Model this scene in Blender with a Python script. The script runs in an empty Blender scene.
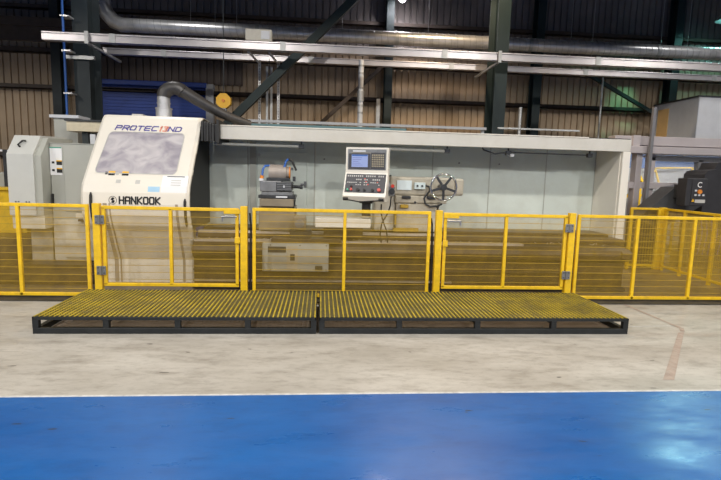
import bpy, math, random
from mathutils import Vector, Matrix
random.seed(7)
PI = math.pi
S = bpy.context.scene
COL = S.collection

# ------------------------------------------------------------------ materials
def mat(name, col, rough=.5, metal=0., var=.06, scale=6., bump=0., emit=None, es=0., dirt=None, dirt_amt=0., dirt_scale=3., spec=.5, coat=0.):
    m = bpy.data.materials.new(name); m.use_nodes = True
    nt = m.node_tree; b = nt.nodes['Principled BSDF']
    b.inputs['Roughness'].default_value = rough
    b.inputs['Metallic'].default_value = metal
    b.inputs['Specular IOR Level'].default_value = spec
    b.inputs['Coat Weight'].default_value = coat
    tc = nt.nodes.new('ShaderNodeTexCoord')
    n = nt.nodes.new('ShaderNodeTexNoise'); n.inputs['Scale'].default_value = scale; n.inputs['Detail'].default_value = 5
    nt.links.new(tc.outputs['Object'], n.inputs['Vector'])
    r = nt.nodes.new('ShaderNodeValToRGB')
    c = Vector(col)
    r.color_ramp.elements[0].position = .3; r.color_ramp.elements[1].position = .7
    r.color_ramp.elements[0].color = (*[max(0, x*(1-var)) for x in c], 1)
    r.color_ramp.elements[1].color = (*[min(1, x*(1+var)) for x in c], 1)
    nt.links.new(n.outputs['Fac'], r.inputs['Fac'])
    out = r.outputs['Color']
    if dirt:
        n2 = nt.nodes.new('ShaderNodeTexNoise'); n2.inputs['Scale'].default_value = dirt_scale; n2.inputs['Detail'].default_value = 8
        n2.inputs['Roughness'].default_value = .7
        nt.links.new(tc.outputs['Object'], n2.inputs['Vector'])
        r2 = nt.nodes.new('ShaderNodeValToRGB')
        r2.color_ramp.elements[0].position = .45; r2.color_ramp.elements[0].color = (0, 0, 0, 1)
        r2.color_ramp.elements[1].position = .75; r2.color_ramp.elements[1].color = (dirt_amt,)*3 + (1,)
        nt.links.new(n2.outputs['Fac'], r2.inputs['Fac'])
        mx = nt.nodes.new('ShaderNodeMix'); mx.data_type = 'RGBA'
        nt.links.new(r2.outputs['Color'], mx.inputs['Factor'])
        nt.links.new(out, mx.inputs[6]); mx.inputs[7].default_value = (*dirt, 1)
        out = mx.outputs[2]
    nt.links.new(out, b.inputs['Base Color'])
    if bump:
        bp = nt.nodes.new('ShaderNodeBump'); bp.inputs['Strength'].default_value = bump; bp.inputs['Distance'].default_value = .01
        nt.links.new(n.outputs['Fac'], bp.inputs['Height']); nt.links.new(bp.outputs['Normal'], b.inputs['Normal'])
    if emit:
        b.inputs['Emission Color'].default_value = (*emit, 1); b.inputs['Emission Strength'].default_value = es
    return m

def floor_mat(name, base, alt, stain, rough, stretch=(1, 1, 1), stain_amt=.5, speck=True, rv=.1):
    m = bpy.data.materials.new(name); m.use_nodes = True
    nt = m.node_tree; b = nt.nodes['Principled BSDF']; L = nt.links.new
    tc = nt.nodes.new('ShaderNodeTexCoord')
    mp = nt.nodes.new('ShaderNodeMapping'); mp.inputs['Scale'].default_value = stretch
    L(tc.outputs['Object'], mp.inputs['Vector'])
    def noise(s, d=6, rg=.6):
        n = nt.nodes.new('ShaderNodeTexNoise'); n.inputs['Scale'].default_value = s; n.inputs['Detail'].default_value = d; n.inputs['Roughness'].default_value = rg
        L(mp.outputs['Vector'], n.inputs['Vector']); return n.outputs['Fac']
    def ramp(f, a, c, va=0., vb=1.):
        r = nt.nodes.new('ShaderNodeValToRGB'); r.color_ramp.elements[0].position = a; r.color_ramp.elements[1].position = c
        r.color_ramp.elements[0].color = (va,)*3+(1,); r.color_ramp.elements[1].color = (vb,)*3+(1,)
        L(f, r.inputs['Fac']); return r.outputs['Color']
    def mix(f, a, c):
        x = nt.nodes.new('ShaderNodeMix'); x.data_type = 'RGBA'
        L(f, x.inputs['Factor'])
        for s, v in ((6, a), (7, c)):
            if isinstance(v, tuple): x.inputs[s].default_value = (*v, 1)
            else: L(v, x.inputs[s])
        return x.outputs[2]
    c = mix(ramp(noise(1.3), .35, .65), base, alt)
    c = mix(ramp(noise(4.5, 8, .7), .5, .72, 0, stain_amt), c, stain)
    c = mix(ramp(noise(13, 8, .78), .5, .75, 0, stain_amt*.9), c, stain)
    if speck:
        c = mix(ramp(noise(9, 2, .4), .735, .75, 0, .75), c, (.035, .03, .028))
    L(c, b.inputs['Base Color'])
    L(ramp(noise(3, 6, .65), .3, .7, rough-rv, rough+rv), b.inputs['Roughness'])
    bp = nt.nodes.new('ShaderNodeBump'); bp.inputs['Strength'].default_value = .15; bp.inputs['Distance'].default_value = .004
    L(noise(22, 6), bp.inputs['Height']); L(bp.outputs['Normal'], b.inputs['Normal'])
    return m

M = {}
M['concrete'] = floor_mat('concrete', (.52, .495, .445), (.38, .355, .31), (.22, .195, .16), .5, (.6, 1.5, 1), .75)
M['oily'] = floor_mat('oily_concrete', (.16, .12, .08), (.24, .19, .13), (.06, .045, .03), .4, (1, 1, 1), .6)
M['blue'] = floor_mat('blue_floor_paint', (.008, .088, .315), (.012, .118, .385), (.008, .05, .18), .36, (.5, 1.4, 1), .45, rv=.14)
M['line'] = mat('worn_line_paint', (.62, .62, .6), .6, var=.15, scale=20, dirt=(.3, .28, .24), dirt_amt=.8, dirt_scale=9)
M['tape'] = mat('worn_brown_tape', (.38, .30, .25), .6, var=.15, scale=14, dirt=(.45, .42, .36), dirt_amt=.8, dirt_scale=8)
M['kerb'] = mat('dark_steel_sill', (.035, .035, .035), .6, .3, var=.3, scale=9, dirt=(.12, .1, .08), dirt_amt=.7)
M['yellow'] = mat('yellow_fence_paint', (.82, .52, .012), .42, var=.08, scale=5, dirt=(.35, .2, .03), dirt_amt=.45, dirt_scale=9)
M['wire'] = mat('dirty_yellow_wire', (.47, .30, .025), .55, var=.15, scale=3, dirt=(.2, .13, .04), dirt_amt=.7, dirt_scale=4)
M['yellow_plain'] = mat('yellow_plastic', (.85, .47, .02), .4)
M['grating'] = mat('worn_yellow_grating', (.50, .375, .025), .5, var=.3, scale=3.5, dirt=(.10, .09, .05), dirt_amt=.95, dirt_scale=5)
M['rod'] = mat('grimy_cross_rod', (.13, .11, .045), .6, var=.3, scale=5)
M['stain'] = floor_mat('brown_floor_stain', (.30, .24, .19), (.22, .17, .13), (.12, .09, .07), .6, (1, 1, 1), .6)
M['black_steel'] = mat('black_painted_steel', (.011, .014, .016), .5, .2, var=.25, scale=6, dirt=(.03, .03, .03), dirt_amt=.5)
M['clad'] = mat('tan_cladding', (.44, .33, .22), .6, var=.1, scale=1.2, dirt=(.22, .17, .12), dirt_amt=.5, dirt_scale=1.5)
M['clad_shaded'] = mat('shade_toned_cladding', (.17, .15, .14), .7, var=.2, scale=1.5)  # shade of the unlit upper wall put into the cladding colour
M['clad_shutter'] = mat('dark_brown_band', (.10, .075, .06), .65, var=.2, scale=1.5)
M['girt'] = mat('brown_girt_steel', (.06, .045, .036), .7, var=.2)
M['column'] = mat('dark_green_steel', (.006, .019, .021), .6, var=.15, scale=3, dirt=(.012, .02, .02), dirt_amt=.4)
M['column_grey'] = mat('slate_grey_steel', (.018, .026, .029), .6, var=.2, scale=4, dirt=(.03, .036, .036), dirt_amt=.4)
M['ceil'] = mat('dark_roof_sheet', (.03, .03, .032), .8)
M['wallgrey'] = mat('grey_far_wall', (.22, .21, .2), .8)
M['blue_door'] = mat('blue_shutter', (.015, .05, .27), .5, var=.12, scale=3)
M['bluepipe'] = mat('blue_air_pipe', (.02, .10, .36), .45)
M['red'] = mat('dull_red_paint', (.22, .03, .025), .6)
M['white'] = mat('ivory_machine_paint', (.78, .74, .65), .35, var=.03, scale=2, coat=.2)
M['ivory_dirty'] = mat('grimy_ivory_paint', (.62, .585, .49), .45, var=.06, scale=3, dirt=(.35, .31, .24), dirt_amt=.5, dirt_scale=4)
M['beam'] = mat('off_white_beam_paint', (.62, .60, .54), .4, var=.04, scale=2, dirt=(.45, .42, .35), dirt_amt=.4)
M['drum'] = mat('dull_beige_drum', (.36, .31, .27), .5, .2, var=.15, scale=9)
M['slide'] = mat('oily_beige_casting', (.24, .20, .14), .45, var=.2, scale=6, dirt=(.1, .08, .05), dirt_amt=.6)
M['strip'] = mat('brownish_guide_strip', (.36, .30, .22), .5)
M['creamy'] = mat('grimy_cream_paint', (.62, .55, .40), .5, var=.1, dirt=(.3, .25, .17), dirt_amt=.6, dirt_scale=5)
M['panelgreen'] = mat('pale_green_grey_panel', (.60, .655, .60), .45, var=.04, scale=2, dirt=(.46, .47, .40), dirt_amt=.5, dirt_scale=2.2)
M['cabgrey'] = mat('grey_cabinet_paint', (.40, .405, .36), .45, var=.04, scale=3)
M['cablight'] = mat('light_cabinet_paint', (.53, .535, .50), .42, var=.03)
M['beige'] = mat('beige_machine_paint', (.47, .43, .34), .42, var=.07, scale=5, dirt=(.2, .17, .12), dirt_amt=.5, dirt_scale=6)
M['bed'] = mat('oily_cast_bed', (.085, .056, .027), .42, .2, var=.35, scale=4, dirt=(.05, .035, .02), dirt_amt=.8, dirt_scale=5)
M['way'] = mat('ground_steel_way', (.48, .42, .35), .4, .2, var=.15, scale=8)
M['galv'] = mat('galvanised_steel', (.60, .60, .60), .33, .6, var=.18, scale=5)
M['galvdull'] = mat('dull_galvanised', (.42, .43, .43), .45, .6, var=.15, scale=8)
M['tray'] = mat('tray_steel', (.52, .50, .515), .36, .65, var=.12, scale=3)
M['hose'] = mat('grey_flexible_hose', (.045, .042, .04), .42, .1, var=.2, scale=9)
M['rubber'] = mat('black_rubber', (.016, .016, .016), .6)
M['dark'] = mat('dark_tool_steel', (.045, .047, .05), .4, .4, var=.3, scale=9)
M['midgrey'] = mat('mid_grey_metal', (.22, .225, .23), .4, .4, var=.2, scale=9)
M['steel'] = mat('bright_steel', (.5, .49, .47), .28, .9, var=.15, scale=7)
M['chrome'] = mat('chrome', (.75, .75, .75), .12, 1.)
M['plate'] = mat('reflection_tinted_plate', (.70, .79, .80), .3, .0)  # bluish reflection put into the plate's colour
M['swbox'] = mat('reflection_tinted_switch_box', (.62, .71, .70), .4)  # switch box brightened and blued for a painted reflection
M['keypad'] = mat('dark_keypad', (.055, .055, .062), .5)
M['key'] = mat('light_key', (.45, .44, .42), .5)
M['keytan'] = mat('tan_key', (.33, .29, .21), .5)
M['red_btn'] = mat('red_button', (.55, .04, .02), .4)
M['green_btn'] = mat('green_button', (.05, .35, .2), .4)
M['orange'] = mat('orange_knob', (.75, .25, .03), .4)
M['screen'] = mat('lit_screen', (.1, .12, .2), .3, emit=(.36, .44, .76), es=.6, var=.1, scale=30)
M['paper'] = mat('white_paper', (.80, .80, .80), .6, var=.01)
M['print'] = mat('black_print', (.012, .012, .012), .5, var=0)
M['navy'] = mat('violet_blue_print', (.10, .09, .33), .5, var=0)
M['coral'] = mat('coral_print', (.75, .30, .22), .5, var=0)
M['sky'] = mat('pale_blue_label', (.36, .58, .75), .5)
M['green_print'] = mat('green_print', (.05, .3, .2), .5)
M['greyprint'] = mat('faded_print', (.50, .49, .46), .5)
M['anthracite'] = mat('anthracite_paint', (.032, .032, .036), .45, var=.15)
M['anthracite_ramp'] = mat('worn_anthracite', (.075, .078, .082), .4, .2, var=.2)
M['alu'] = mat('mauve_white_frame', (.50, .455, .46), .4, .1, var=.06, dirt=(.3, .27, .27), dirt_amt=.4)
M['alugrey'] = mat('grey_frame_post', (.22, .22, .235), .4, .3)
M['boxgrey'] = mat('pale_blue_grey_panel', (.47, .50, .54), .35, .1, var=.05)
M['boxlight'] = mat('pale_grey_panel', (.62, .64, .67), .4, var=.05)
M['tanpanel'] = mat('tan_orange_panel', (.60, .40, .17), .6)
M['palepanel'] = mat('pale_grey_back_panel', (.46, .46, .45), .5, var=.1, scale=2)
M['bluepanel'] = mat('muted_blue_panel', (.10, .16, .32), .5)
M['blue_tube'] = mat('blue_coolant_tube', (.03, .12, .42), .4)
M['teal'] = mat('teal_painted_steel', (.10, .20, .22), .5)
M['jamb'] = mat('pale_jamb', (.36, .37, .39), .5)
M['lamp'] = mat('lamp_glass', (1, 1, 1), .5, emit=(1, .93, .98), es=45)
M['lamp_teal'] = mat('mercury_lamp_glass', (.6, 1, .95), .5, emit=(.25, .9, .85), es=5)
M['tube_off'] = mat('unlit_tube_glass', (.42, .42, .38), .3)

def glass(name, col, rough, fac, haze):
    m = bpy.data.materials.new(name); m.use_nodes = True; nt = m.node_tree
    b = nt.nodes['Principled BSDF']; out = nt.nodes['Material Output']
    b.inputs['Roughness'].default_value = rough
    tc = nt.nodes.new('ShaderNodeTexCoord'); mp = nt.nodes.new('ShaderNodeMapping'); mp.inputs['Scale'].default_value = (1, 1, 1.6)
    n = nt.nodes.new('ShaderNodeTexNoise'); n.inputs['Scale'].default_value = 3.2; n.inputs['Detail'].default_value = 6; n.inputs['Distortion'].default_value = 1.
    nt.links.new(tc.outputs['Object'], mp.inputs['Vector']); nt.links.new(mp.outputs['Vector'], n.inputs['Vector'])
    r = nt.nodes.new('ShaderNodeValToRGB'); r.color_ramp.elements[0].position = .35; r.color_ramp.elements[1].position = .65
    r.color_ramp.elements[0].color = (*col, 1); r.color_ramp.elements[1].color = (*haze, 1)
    nt.links.new(n.outputs['Fac'], r.inputs['Fac']); nt.links.new(r.outputs['Color'], b.inputs['Base Color'])
    t = nt.nodes.new('ShaderNodeBsdfTransparent'); mx = nt.nodes.new('ShaderNodeMixShader'); mx.inputs['Fac'].default_value = fac
    nt.links.new(t.outputs[0], mx.inputs[1]); nt.links.new(b.outputs[0], mx.inputs[2]); nt.links.new(mx.outputs[0], out.inputs['Surface'])
    return m
M['window'] = glass('scuffed_window', (.37, .345, .39), .2, .82, (.64, .61, .62))
M['poly'] = glass('hazy_polycarbonate', (.5, .51, .53), .25, .25, (.6, .61, .63))

# ------------------------------------------------------------------ mesh builder
class MB:
    def __init__(s): s.v = []; s.f = []; s.sm = []
    def add(s, vs, fs, smooth=False):
        o = len(s.v); s.v += [Vector(v) for v in vs]; s.f += [tuple(i+o for i in f) for f in fs]; s.sm += [smooth]*len(fs); return s
    def box(s, x0, x1, y0, y1, z0, z1, b=0.):
        x0, x1 = sorted((x0, x1)); y0, y1 = sorted((y0, y1)); z0, z1 = sorted((z0, z1))
        b = min(b, (x1-x0)*.45, (y1-y0)*.45, (z1-z0)*.45)
        if b <= 0:
            vs = [(x, y, z) for z in (z0, z1) for y in (y0, y1) for x in (x0, x1)]
            return s.add(vs, [(0, 2, 3, 1), (4, 5, 7, 6), (0, 1, 5, 4), (2, 6, 7, 3), (0, 4, 6, 2), (1, 3, 7, 5)])
        import bmesh
        bm = bmesh.new(); bmesh.ops.create_cube(bm, size=1)
        for v in bm.verts:
            v.co = Vector(((x0+x1)/2+v.co.x*(x1-x0), (y0+y1)/2+v.co.y*(y1-y0), (z0+z1)/2+v.co.z*(z1-z0)))
        bmesh.ops.bevel(bm, geom=bm.edges[:], offset=b, segments=2, affect='EDGES', profile=.5)
        bm.verts.index_update()
        s.add([v.co.copy() for v in bm.verts], [tuple(v.index for v in f.verts) for f in bm.faces]); bm.free(); return s
    def frame(s, a, b, up=None):
        d = (Vector(b)-Vector(a)).normalized()
        u = Vector(up) if up else (Vector((0, 0, 1)) if abs(d.z) < .9 else Vector((1, 0, 0)))
        r = d.cross(u).normalized(); u = r.cross(d).normalized(); return d, r, u
    def bar(s, a, b, w, h, up=None):
        a = Vector(a); b = Vector(b); d, r, u = s.frame(a, b, up)
        vs = [p+r*i*w/2+u*j*h/2 for p in (a, b) for j in (-1, 1) for i in (-1, 1)]
        return s.add(vs, [(0, 1, 3, 2), (4, 6, 7, 5), (0, 4, 5, 1), (2, 3, 7, 6), (0, 2, 6, 4), (1, 5, 7, 3)])
    def cyl(s, a, b, r, n=16, r2=None, cap=True):
        a = Vector(a); b = Vector(b); d, R, U = s.frame(a, b); r2 = r if r2 is None else r2
        vs = [a+(R*math.cos(t)+U*math.sin(t))*r for t in [2*PI*i/n for i in range(n)]]+[b+(R*math.cos(t)+U*math.sin(t))*r2 for t in [2*PI*i/n for i in range(n)]]
        s.add(vs, [(i, (i+1) % n, n+(i+1) % n, n+i) for i in range(n)], True)
        if cap: s.add(vs, [tuple(range(n))[::-1], tuple(range(n, 2*n))])
        return s
    def tube(s, pts, r, n=10, cap=True):
        pts = [Vector(p) for p in pts]; rs = r if isinstance(r, (list, tuple)) else [r]*len(pts)
        rings = []; R0 = None
        for i, p in enumerate(pts):
            d = (pts[min(i+1, len(pts)-1)]-pts[max(i-1, 0)]).normalized()
            if R0 is None:
                u = Vector((0, 0, 1)) if abs(d.z) < .9 else Vector((0, 1, 0)); R0 = d.cross(u).normalized()
            else: R0 = (R0-d*R0.dot(d)).normalized()
            U = R0.cross(d)
            rings.append([p+(R0*math.cos(t)+U*math.sin(t))*rs[i] for t in [2*PI*k/n for k in range(n)]])
        vs = [v for rg in rings for v in rg]; fs = []
        for i in range(len(rings)-1):
            for k in range(n): fs.append((i*n+k, i*n+(k+1) % n, (i+1)*n+(k+1) % n, (i+1)*n+k))
        s.add(vs, fs, True)
        if cap: s.add(rings[0], [tuple(range(n))]); s.add(rings[-1], [tuple(range(n))[::-1]])
        return s
    def torus(s, c, R, r, axis=(0, 1, 0), n=40, m=8):
        c = Vector(c); ax = Vector(axis).normalized(); q = ax.to_track_quat('Z', 'Y')
        vs = []; fs = []
        for i in range(n):
            a = 2*PI*i/n
            for j in range(m):
                t = 2*PI*j/m
                vs.append(c+q @ Vector(((R+r*math.cos(t))*math.cos(a), (R+r*math.cos(t))*math.sin(a), r*math.sin(t))))
        for i in range(n):
            for j in range(m): fs.append((i*m+j, ((i+1) % n)*m+j, ((i+1) % n)*m+(j+1) % m, i*m+(j+1) % m))
        return s.add(vs, fs, True)
    def prism(s, poly, axis, a, b, smooth=False):
        """poly in the two other axes, extruded along axis from a to b"""
        def P(u, v, w): return (w, u, v) if axis == 'x' else (u, w, v) if axis == 'y' else (u, v, w)
        n = len(poly)
        vs = [P(u, v, a) for u, v in poly]+[P(u, v, b) for u, v in poly]
        s.add(vs, [(i, (i+1) % n, n+(i+1) % n, n+i) for i in range(n)], smooth)
        s.add(vs, [tuple(range(n))[::-1], tuple(range(n, 2*n))]); return s
    def build(s, name, m, root=None, parent=None):
        import bmesh
        me = bpy.data.meshes.new(name)
        off = ORG.get(root.name, Vector((0, 0, 0))) if root else Vector((0, 0, 0))
        me.from_pydata([tuple(v-off) for v in s.v], [], s.f)
        me.polygons.foreach_set('use_smooth', s.sm)
        bm = bmesh.new(); bm.from_mesh(me); bmesh.ops.recalc_face_normals(bm, faces=bm.faces[:])
        bm.to_mesh(me); bm.free()
        me.materials.append(m if not isinstance(m, str) else M[m])
        o = bpy.data.objects.new(name, me); COL.objects.link(o)
        p = parent or root
        if p: o.parent = p
        return o
ORG = {}
def thing(name, label, cat, loc, rz=0., group=None, kind=None, local=False):
    o = bpy.data.objects.new(name, None); COL.objects.link(o)
    o.location = loc; o.rotation_euler = (0, 0, rz); o['label'] = label; o['category'] = cat
    o.empty_display_size = .2
    if group: o['group'] = group
    if kind: o['kind'] = kind
    ORG[o.name] = Vector((0, 0, 0)) if local else Vector(loc)
    return o
def tag(o, label, cat, group=None, kind=None):
    o['label'] = label; o['category'] = cat
    if group: o['group'] = group
    if kind: o['kind'] = kind
    return o
def struct(o, label=None, cat=None):
    o['kind'] = 'structure'
    if label: o['label'] = label
    if cat: o['category'] = cat
    return o
def solo(mb, name, m, label, cat, group=None, kind=None):
    """a thing that is one mesh, with its origin at its base"""
    xs = [v.x for v in mb.v]; ys = [v.y for v in mb.v]; zs = [v.z for v in mb.v]
    c = Vector(((min(xs)+max(xs))/2, (min(ys)+max(ys))/2, min(zs)))
    mb.v = [v-c for v in mb.v]
    o = mb.build(name, m); o.location = c
    return tag(o, label, cat, group, kind)

# ------------------------------------------------------------------ room
Y_BLUE = -2.84
struct(MB().box(-14, 16, Y_BLUE, 6.7, -.2, 0).build('floor', 'concrete'), 'pale worn concrete floor around the machine', 'floor')
struct(MB().box(-14, 16, -22, Y_BLUE, -.2, 0).build('floor', 'blue'), 'glossy blue painted walkway floor in front', 'floor')
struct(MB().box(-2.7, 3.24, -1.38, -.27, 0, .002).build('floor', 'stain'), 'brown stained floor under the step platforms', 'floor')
struct(MB().box(-14, 16, .1, 4.0, 0, .004).build('floor', 'oily'), 'oily brown floor behind the yellow fence', 'floor')
tag(struct(MB().box(-14, 16, Y_BLUE-.012, Y_BLUE+.012, 0, .002).build('trim_1', 'line')), 'thin pale line along the edge of the blue floor', 'floor line')

def cladding(x0, x1, z0, z1, y, pitch=.1667):
    mb = MB(); prof = []; x = x0
    while x < x1:
        for dx, dy in ((0, 0), (pitch-.045, 0), (pitch-.035, .035), (pitch-.012, .035)):
            prof.append((x+dx, y+dy))
        x += pitch
    n = len(prof)
    vs = [(px, py, z0) for px, py in prof]+[(px, py, z1) for px, py in prof]
    mb.add(vs, [(i, i+1, n+i+1, n+i) for i in range(n-1)])
    return mb
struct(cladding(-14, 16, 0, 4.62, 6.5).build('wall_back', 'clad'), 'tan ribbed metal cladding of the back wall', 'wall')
struct(cladding(-14, 16, 4.62, 8, 6.46).build('wall_back', 'clad_shaded'), 'ribbed upper back wall cladding with shade painted into its colour', 'wall')
struct(MB().box(-14, 16, 6.6, 6.75, 0, 8).build('wall_back', 'clad_shaded'))
struct(MB().box(-14.2, -14, -22, 6.7, 0, 8).build('wall_left', 'wallgrey'))
struct(MB().box(16, 16.2, -22, 6.7, 0, 8).build('wall_right', 'wallgrey'))
struct(MB().box(-14, 16, -22.2, -22, 0, 8).build('wall_front', 'wallgrey'))
struct(MB().box(-14.2, 16.2, -22.2, 6.75, 8, 8.2).build('ceiling', 'ceil'))
for i, (z, h) in enumerate(((1.9, .1), (3.5, .10), (4.33, .12), (5.3, .1))):
    mb = MB().box(-14, 16, 6.34, 6.5, z-h/2, z-h/2+.02).box(-14, 16, 6.34, 6.36, z-h/2, z+h/2)
    struct(mb.build('trim_%d' % (i+2), 'girt'), 'brown horizontal wall rail, number %s from the floor' % ('one', 'two', 'three', 'four')[i], 'wall rail')

struct(cladding(-5.6, -1.95, 3.72, 4.62, 6.44).build('wall_back', 'clad_shutter'), 'darker ribbed band added above the blue shutter', 'wall')  # darker ribbed sheet set over the tan cladding
# roller shutter
struct(MB().box(-5.5, -2.8, 6.38, 6.46, 0, 3.72).build('door_1', 'blue_door'), 'blue roller shutter door behind the exhaust hose', 'door')
d1 = bpy.data.objects['door_1']
mb = MB()
for k in range(46): mb.box(-5.5, -2.82, 6.366, 6.385, .03+k*.077, .085+k*.077)
mb.build('slat_curtain', 'blue_door', parent=d1)
MB().box(-5.6, -2.78, 6.24, 6.46, 3.60, 3.72, .02).build('shutter_box', 'blue_door', parent=d1)
MB().box(-5.5, -2.82, 6.34, 6.37, 3.50, 3.535).build('rail', 'jamb', parent=d1)
MB().box(-2.80, -2.62, 6.28, 6.46, 0, 3.70).build('door_jamb', 'jamb', parent=d1)
MB().box(-5.62, -5.5, 6.28, 6.46, 0, 3.70).build('door_jamb', 'jamb', parent=d1)

def isection(x, y0, y1, w, z1, m, label, fl=.02, z0=0):
    mb = MB().box(x-w/2, x+w/2, y0, y0+fl, z0, z1).box(x-w/2, x+w/2, y1-fl, y1, z0, z1).box(x-.008, x+.008, y0+fl, y1-fl, z0, z1)
    o = mb.build('column', m); return struct(o, label, 'column')
def boxcol(x, y0, y1, w, z1, m, label):
    return struct(MB().box(x-w/2, x+w/2, y0, y1, 0, z1, .008).build('column', m), label, 'column')
isection(3.52, 3.6, 4.12, .25, 8, 'column', 'dark green steel column rising behind the right half of the machine')
isection(-4.45, 3.6, 4.12, .28, 8, 'column_grey', 'grey steel column beside the blue air pipe')
isection(1.60, 6.05, 6.34, .18, 8, 'column', 'slim dark wall post above the control pendant')
isection(5.33, 6.05, 6.34, .2, 8, 'column', 'slim dark wall post right of the green column')
isection(-6.12, 6.05, 6.34, .2, 8, 'column_grey', 'slim dark wall post near the left edge')
isection(8.9, 6.05, 6.34, .2, 8, 'column', 'slim dark wall post above the pale cabinet box')

struct(MB().bar((-2.3, 3.86, 2.1), (3.45, 3.86, 7.9), .15, .15).build('trim_6', 'column'), 'thick dark diagonal steel brace crossing the ducts', 'brace')
struct(MB().bar((-.9, 6.0, 2.0), (1.55, 6.0, 4.35), .09, .09).build('trim_7', 'girt'), 'thin dark diagonal brace behind the white conduit', 'brace')
struct(MB().bar((6.6, 6.1, 4.3), (8.85, 6.1, 3.2), .08, .08).build('trim_8', 'column'), 'thin dark diagonal brace above the pale cabinet box', 'brace')
solo(MB().box(-13.9, -6.3, 6.0, 6.12, 4.62, 4.72), 'crane_rail', 'red', 'dull red horizontal beam on the wall at upper left', 'beam', kind='structure')
mb = MB().box(-13.9, -4.3, 5.75, 6.04, 4.72, 4.9).box(-13.9, -4.3, 5.85, 5.95, 4.42, 4.72)
struct(mb.build('trim_9', 'girt'), 'dark horizontal girder high on the left wall', 'girder')

# ------------------------------------------------------------------ overhead services
def trunking(name, y, x0, x1, z, h, d, m, label, grp):
    t = thing(name, label, 'cable trunking', ((x0+x1)/2, y, z), group=grp)
    MB().box(x0, x1, y, y+d, z, z+h*.78, .004).build('trunking_body', m, t)
    MB().box(x0, x1, y-.012, y+d+.012, z+h*.80, z+h, .006).build('lid', m, t)
    x = x0+1.2
    while x < x1:
        MB().box(x-.05, x+.05, y-.016, y+d+.016, z-.006, z+h+.005).build('coupler', 'galvdull', t); x += 3.
    return t
G1 = None
trunking('cable_trunking', 3.2, -4.93, 9.6, 3.835, .145, .13, M['tray'], 'long bright steel cable trunking passing in front of the columns', G1)
trunking('cable_trunking', 4.55, -4.45, 9.9, 3.93, .12, .12, M['tray'], 'second steel cable trunking, passing behind the columns', G1)
for x, lab in ((-4.15, 'short sloping support arm holding the trunkings beside the grey column'), (3.32, 'short sloping support arm holding the trunkings beside the green column')):
    t = thing('support_arm', lab, 'bracket', (x, 3.2, 3.8), group='trunking support arms')
    MB().box(x-.022, x+.022, 3.22, 4.66, 3.785, 3.825).build('arm', 'galvdull', t)
    MB().box(x-.03, x+.03, 3.14, 3.18, 3.79, 4.0).build('clamp', 'galvdull', t)
solo(MB().box(-4.72, -4.2, 3.54, 3.6, 3.60, 3.66), 'clamp_strap', 'galvdull', 'small steel clamp bar across the grey column', 'clamp')

# spiral duct
t = thing('spiral_duct', 'large round spiral ventilation duct running along the back wall', 'duct', (0, 4.95, 4.6))
path = [(-4.56, 4.95, 7.9), (-4.56, 4.95, 4.98), (-4.50, 4.95, 4.82), (-4.36, 4.95, 4.67), (-4.2, 4.95, 4.61), (-4.05, 4.95, 4.61), (10.5, 4.95, 4.61)]
MB().tube(path[:2], .145, 24, False).tube(path[1:-1], .15, 8, False).build('elbow', 'galv', t)
mb = MB().cyl((-4.05, 4.95, 4.61), (10.5, 4.95, 4.61), .14, 28)
mb.build('duct_pipe', 'galv', t)
mb = MB(); pts = []
pitch = .14; n = int(14.4/pitch*14)
for k in range(n+1):
    a = 2*PI*k/14; pts.append((-4.0+pitch*k/14, 4.95+.142*math.cos(a), 4.61+.142*math.sin(a)))
mb.tube(pts, .0055, 4); mb.build('spiral_seam', 'galvdull', t)
for x in (-1.4, 1.6, 4.6, 7.6): MB().cyl((x-.04, 4.95, 4.61), (x+.04, 4.95, 4.61), .15, 28).build('joint_collar', 'galvdull', t)

k_ = ['leftmost', 'second from the left', 'third from the left', 'fourth', 'fifth', 'sixth', 'seventh', 'rightmost']
for i, (x, y) in enumerate([(-2.86, 5.2), (-2.34, 5.2), (-1.88, 5.2), (.42, 5.2), (2.35, 5.2), (5.68, 5.2), (6.2, 5.2), (7.86, 5.2), (8.52, 5.2)]):
    solo(MB().cyl((x, y, 4.45), (x, y, 8.0), .005, 6), 'hanger_wire', 'galvdull', 'thin vertical hanger wire holding up the spiral duct', 'wire', 'duct hanger wires')
t = thing('junction_box', 'beige junction box sitting on the front cable trunking', 'box', (-1.16, 3.22, 3.98))
MB().box(-1.40, -.93, 3.2, 3.34, 3.985, 4.19, .008).build('box_body', 'ivory_dirty', t)
MB().box(-1.12, -.97, 3.192, 3.2, 4.02, 4.16).build('cover_plate', 'boxlight', t)
for x in (-1.27, -.89):
    t = thing('strut_post', 'perforated steel strut post %s the diagonal brace foot' % ('nearest to' if x < -1 else 'farther right of'), 'strut', (x, 4.2, 0), group='perforated strut posts')
    mb = MB().box(x-.028, x+.028, 4.2, 4.206, 0, 3.83).box(x-.028, x-.024, 4.2, 4.25, 0, 3.83).box(x+.024, x+.028, 4.2, 4.25, 0, 3.83)
    mb.build('channel', 'galv', t)
    mb = MB(); z = .05
    while z < 3.8: mb.box(x-.010, x+.010, 4.196, 4.2, z, z+.028); z += .055
    mb.build('slot', 'dark', t)
    MB().bar((x-.1, 3.34, 3.815), (x, 4.2, 3.80), .03, .03).build('arm', 'galvdull', t)
for x, w in ((-1.12, 'left'), (-1.035, 'right')):
    solo(MB().box(x-.022, x+.022, 4.22, 4.26, 0, 3.75), 'cable_riser', 'galvdull', 'narrow steel cable riser, %s one of the pair between the strut posts' % w, 'riser', 'cable risers')
solo(MB().box(-1.08, -1.07, 4.19, 4.22, 0, 3.9), 'power_cable', 'rubber', 'black vertical cable between the two cable risers', 'cable')
t = thing('conduit', 'white vertical conduit rising behind the control pendant', 'conduit', (.80, 4.35, 0))
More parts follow.
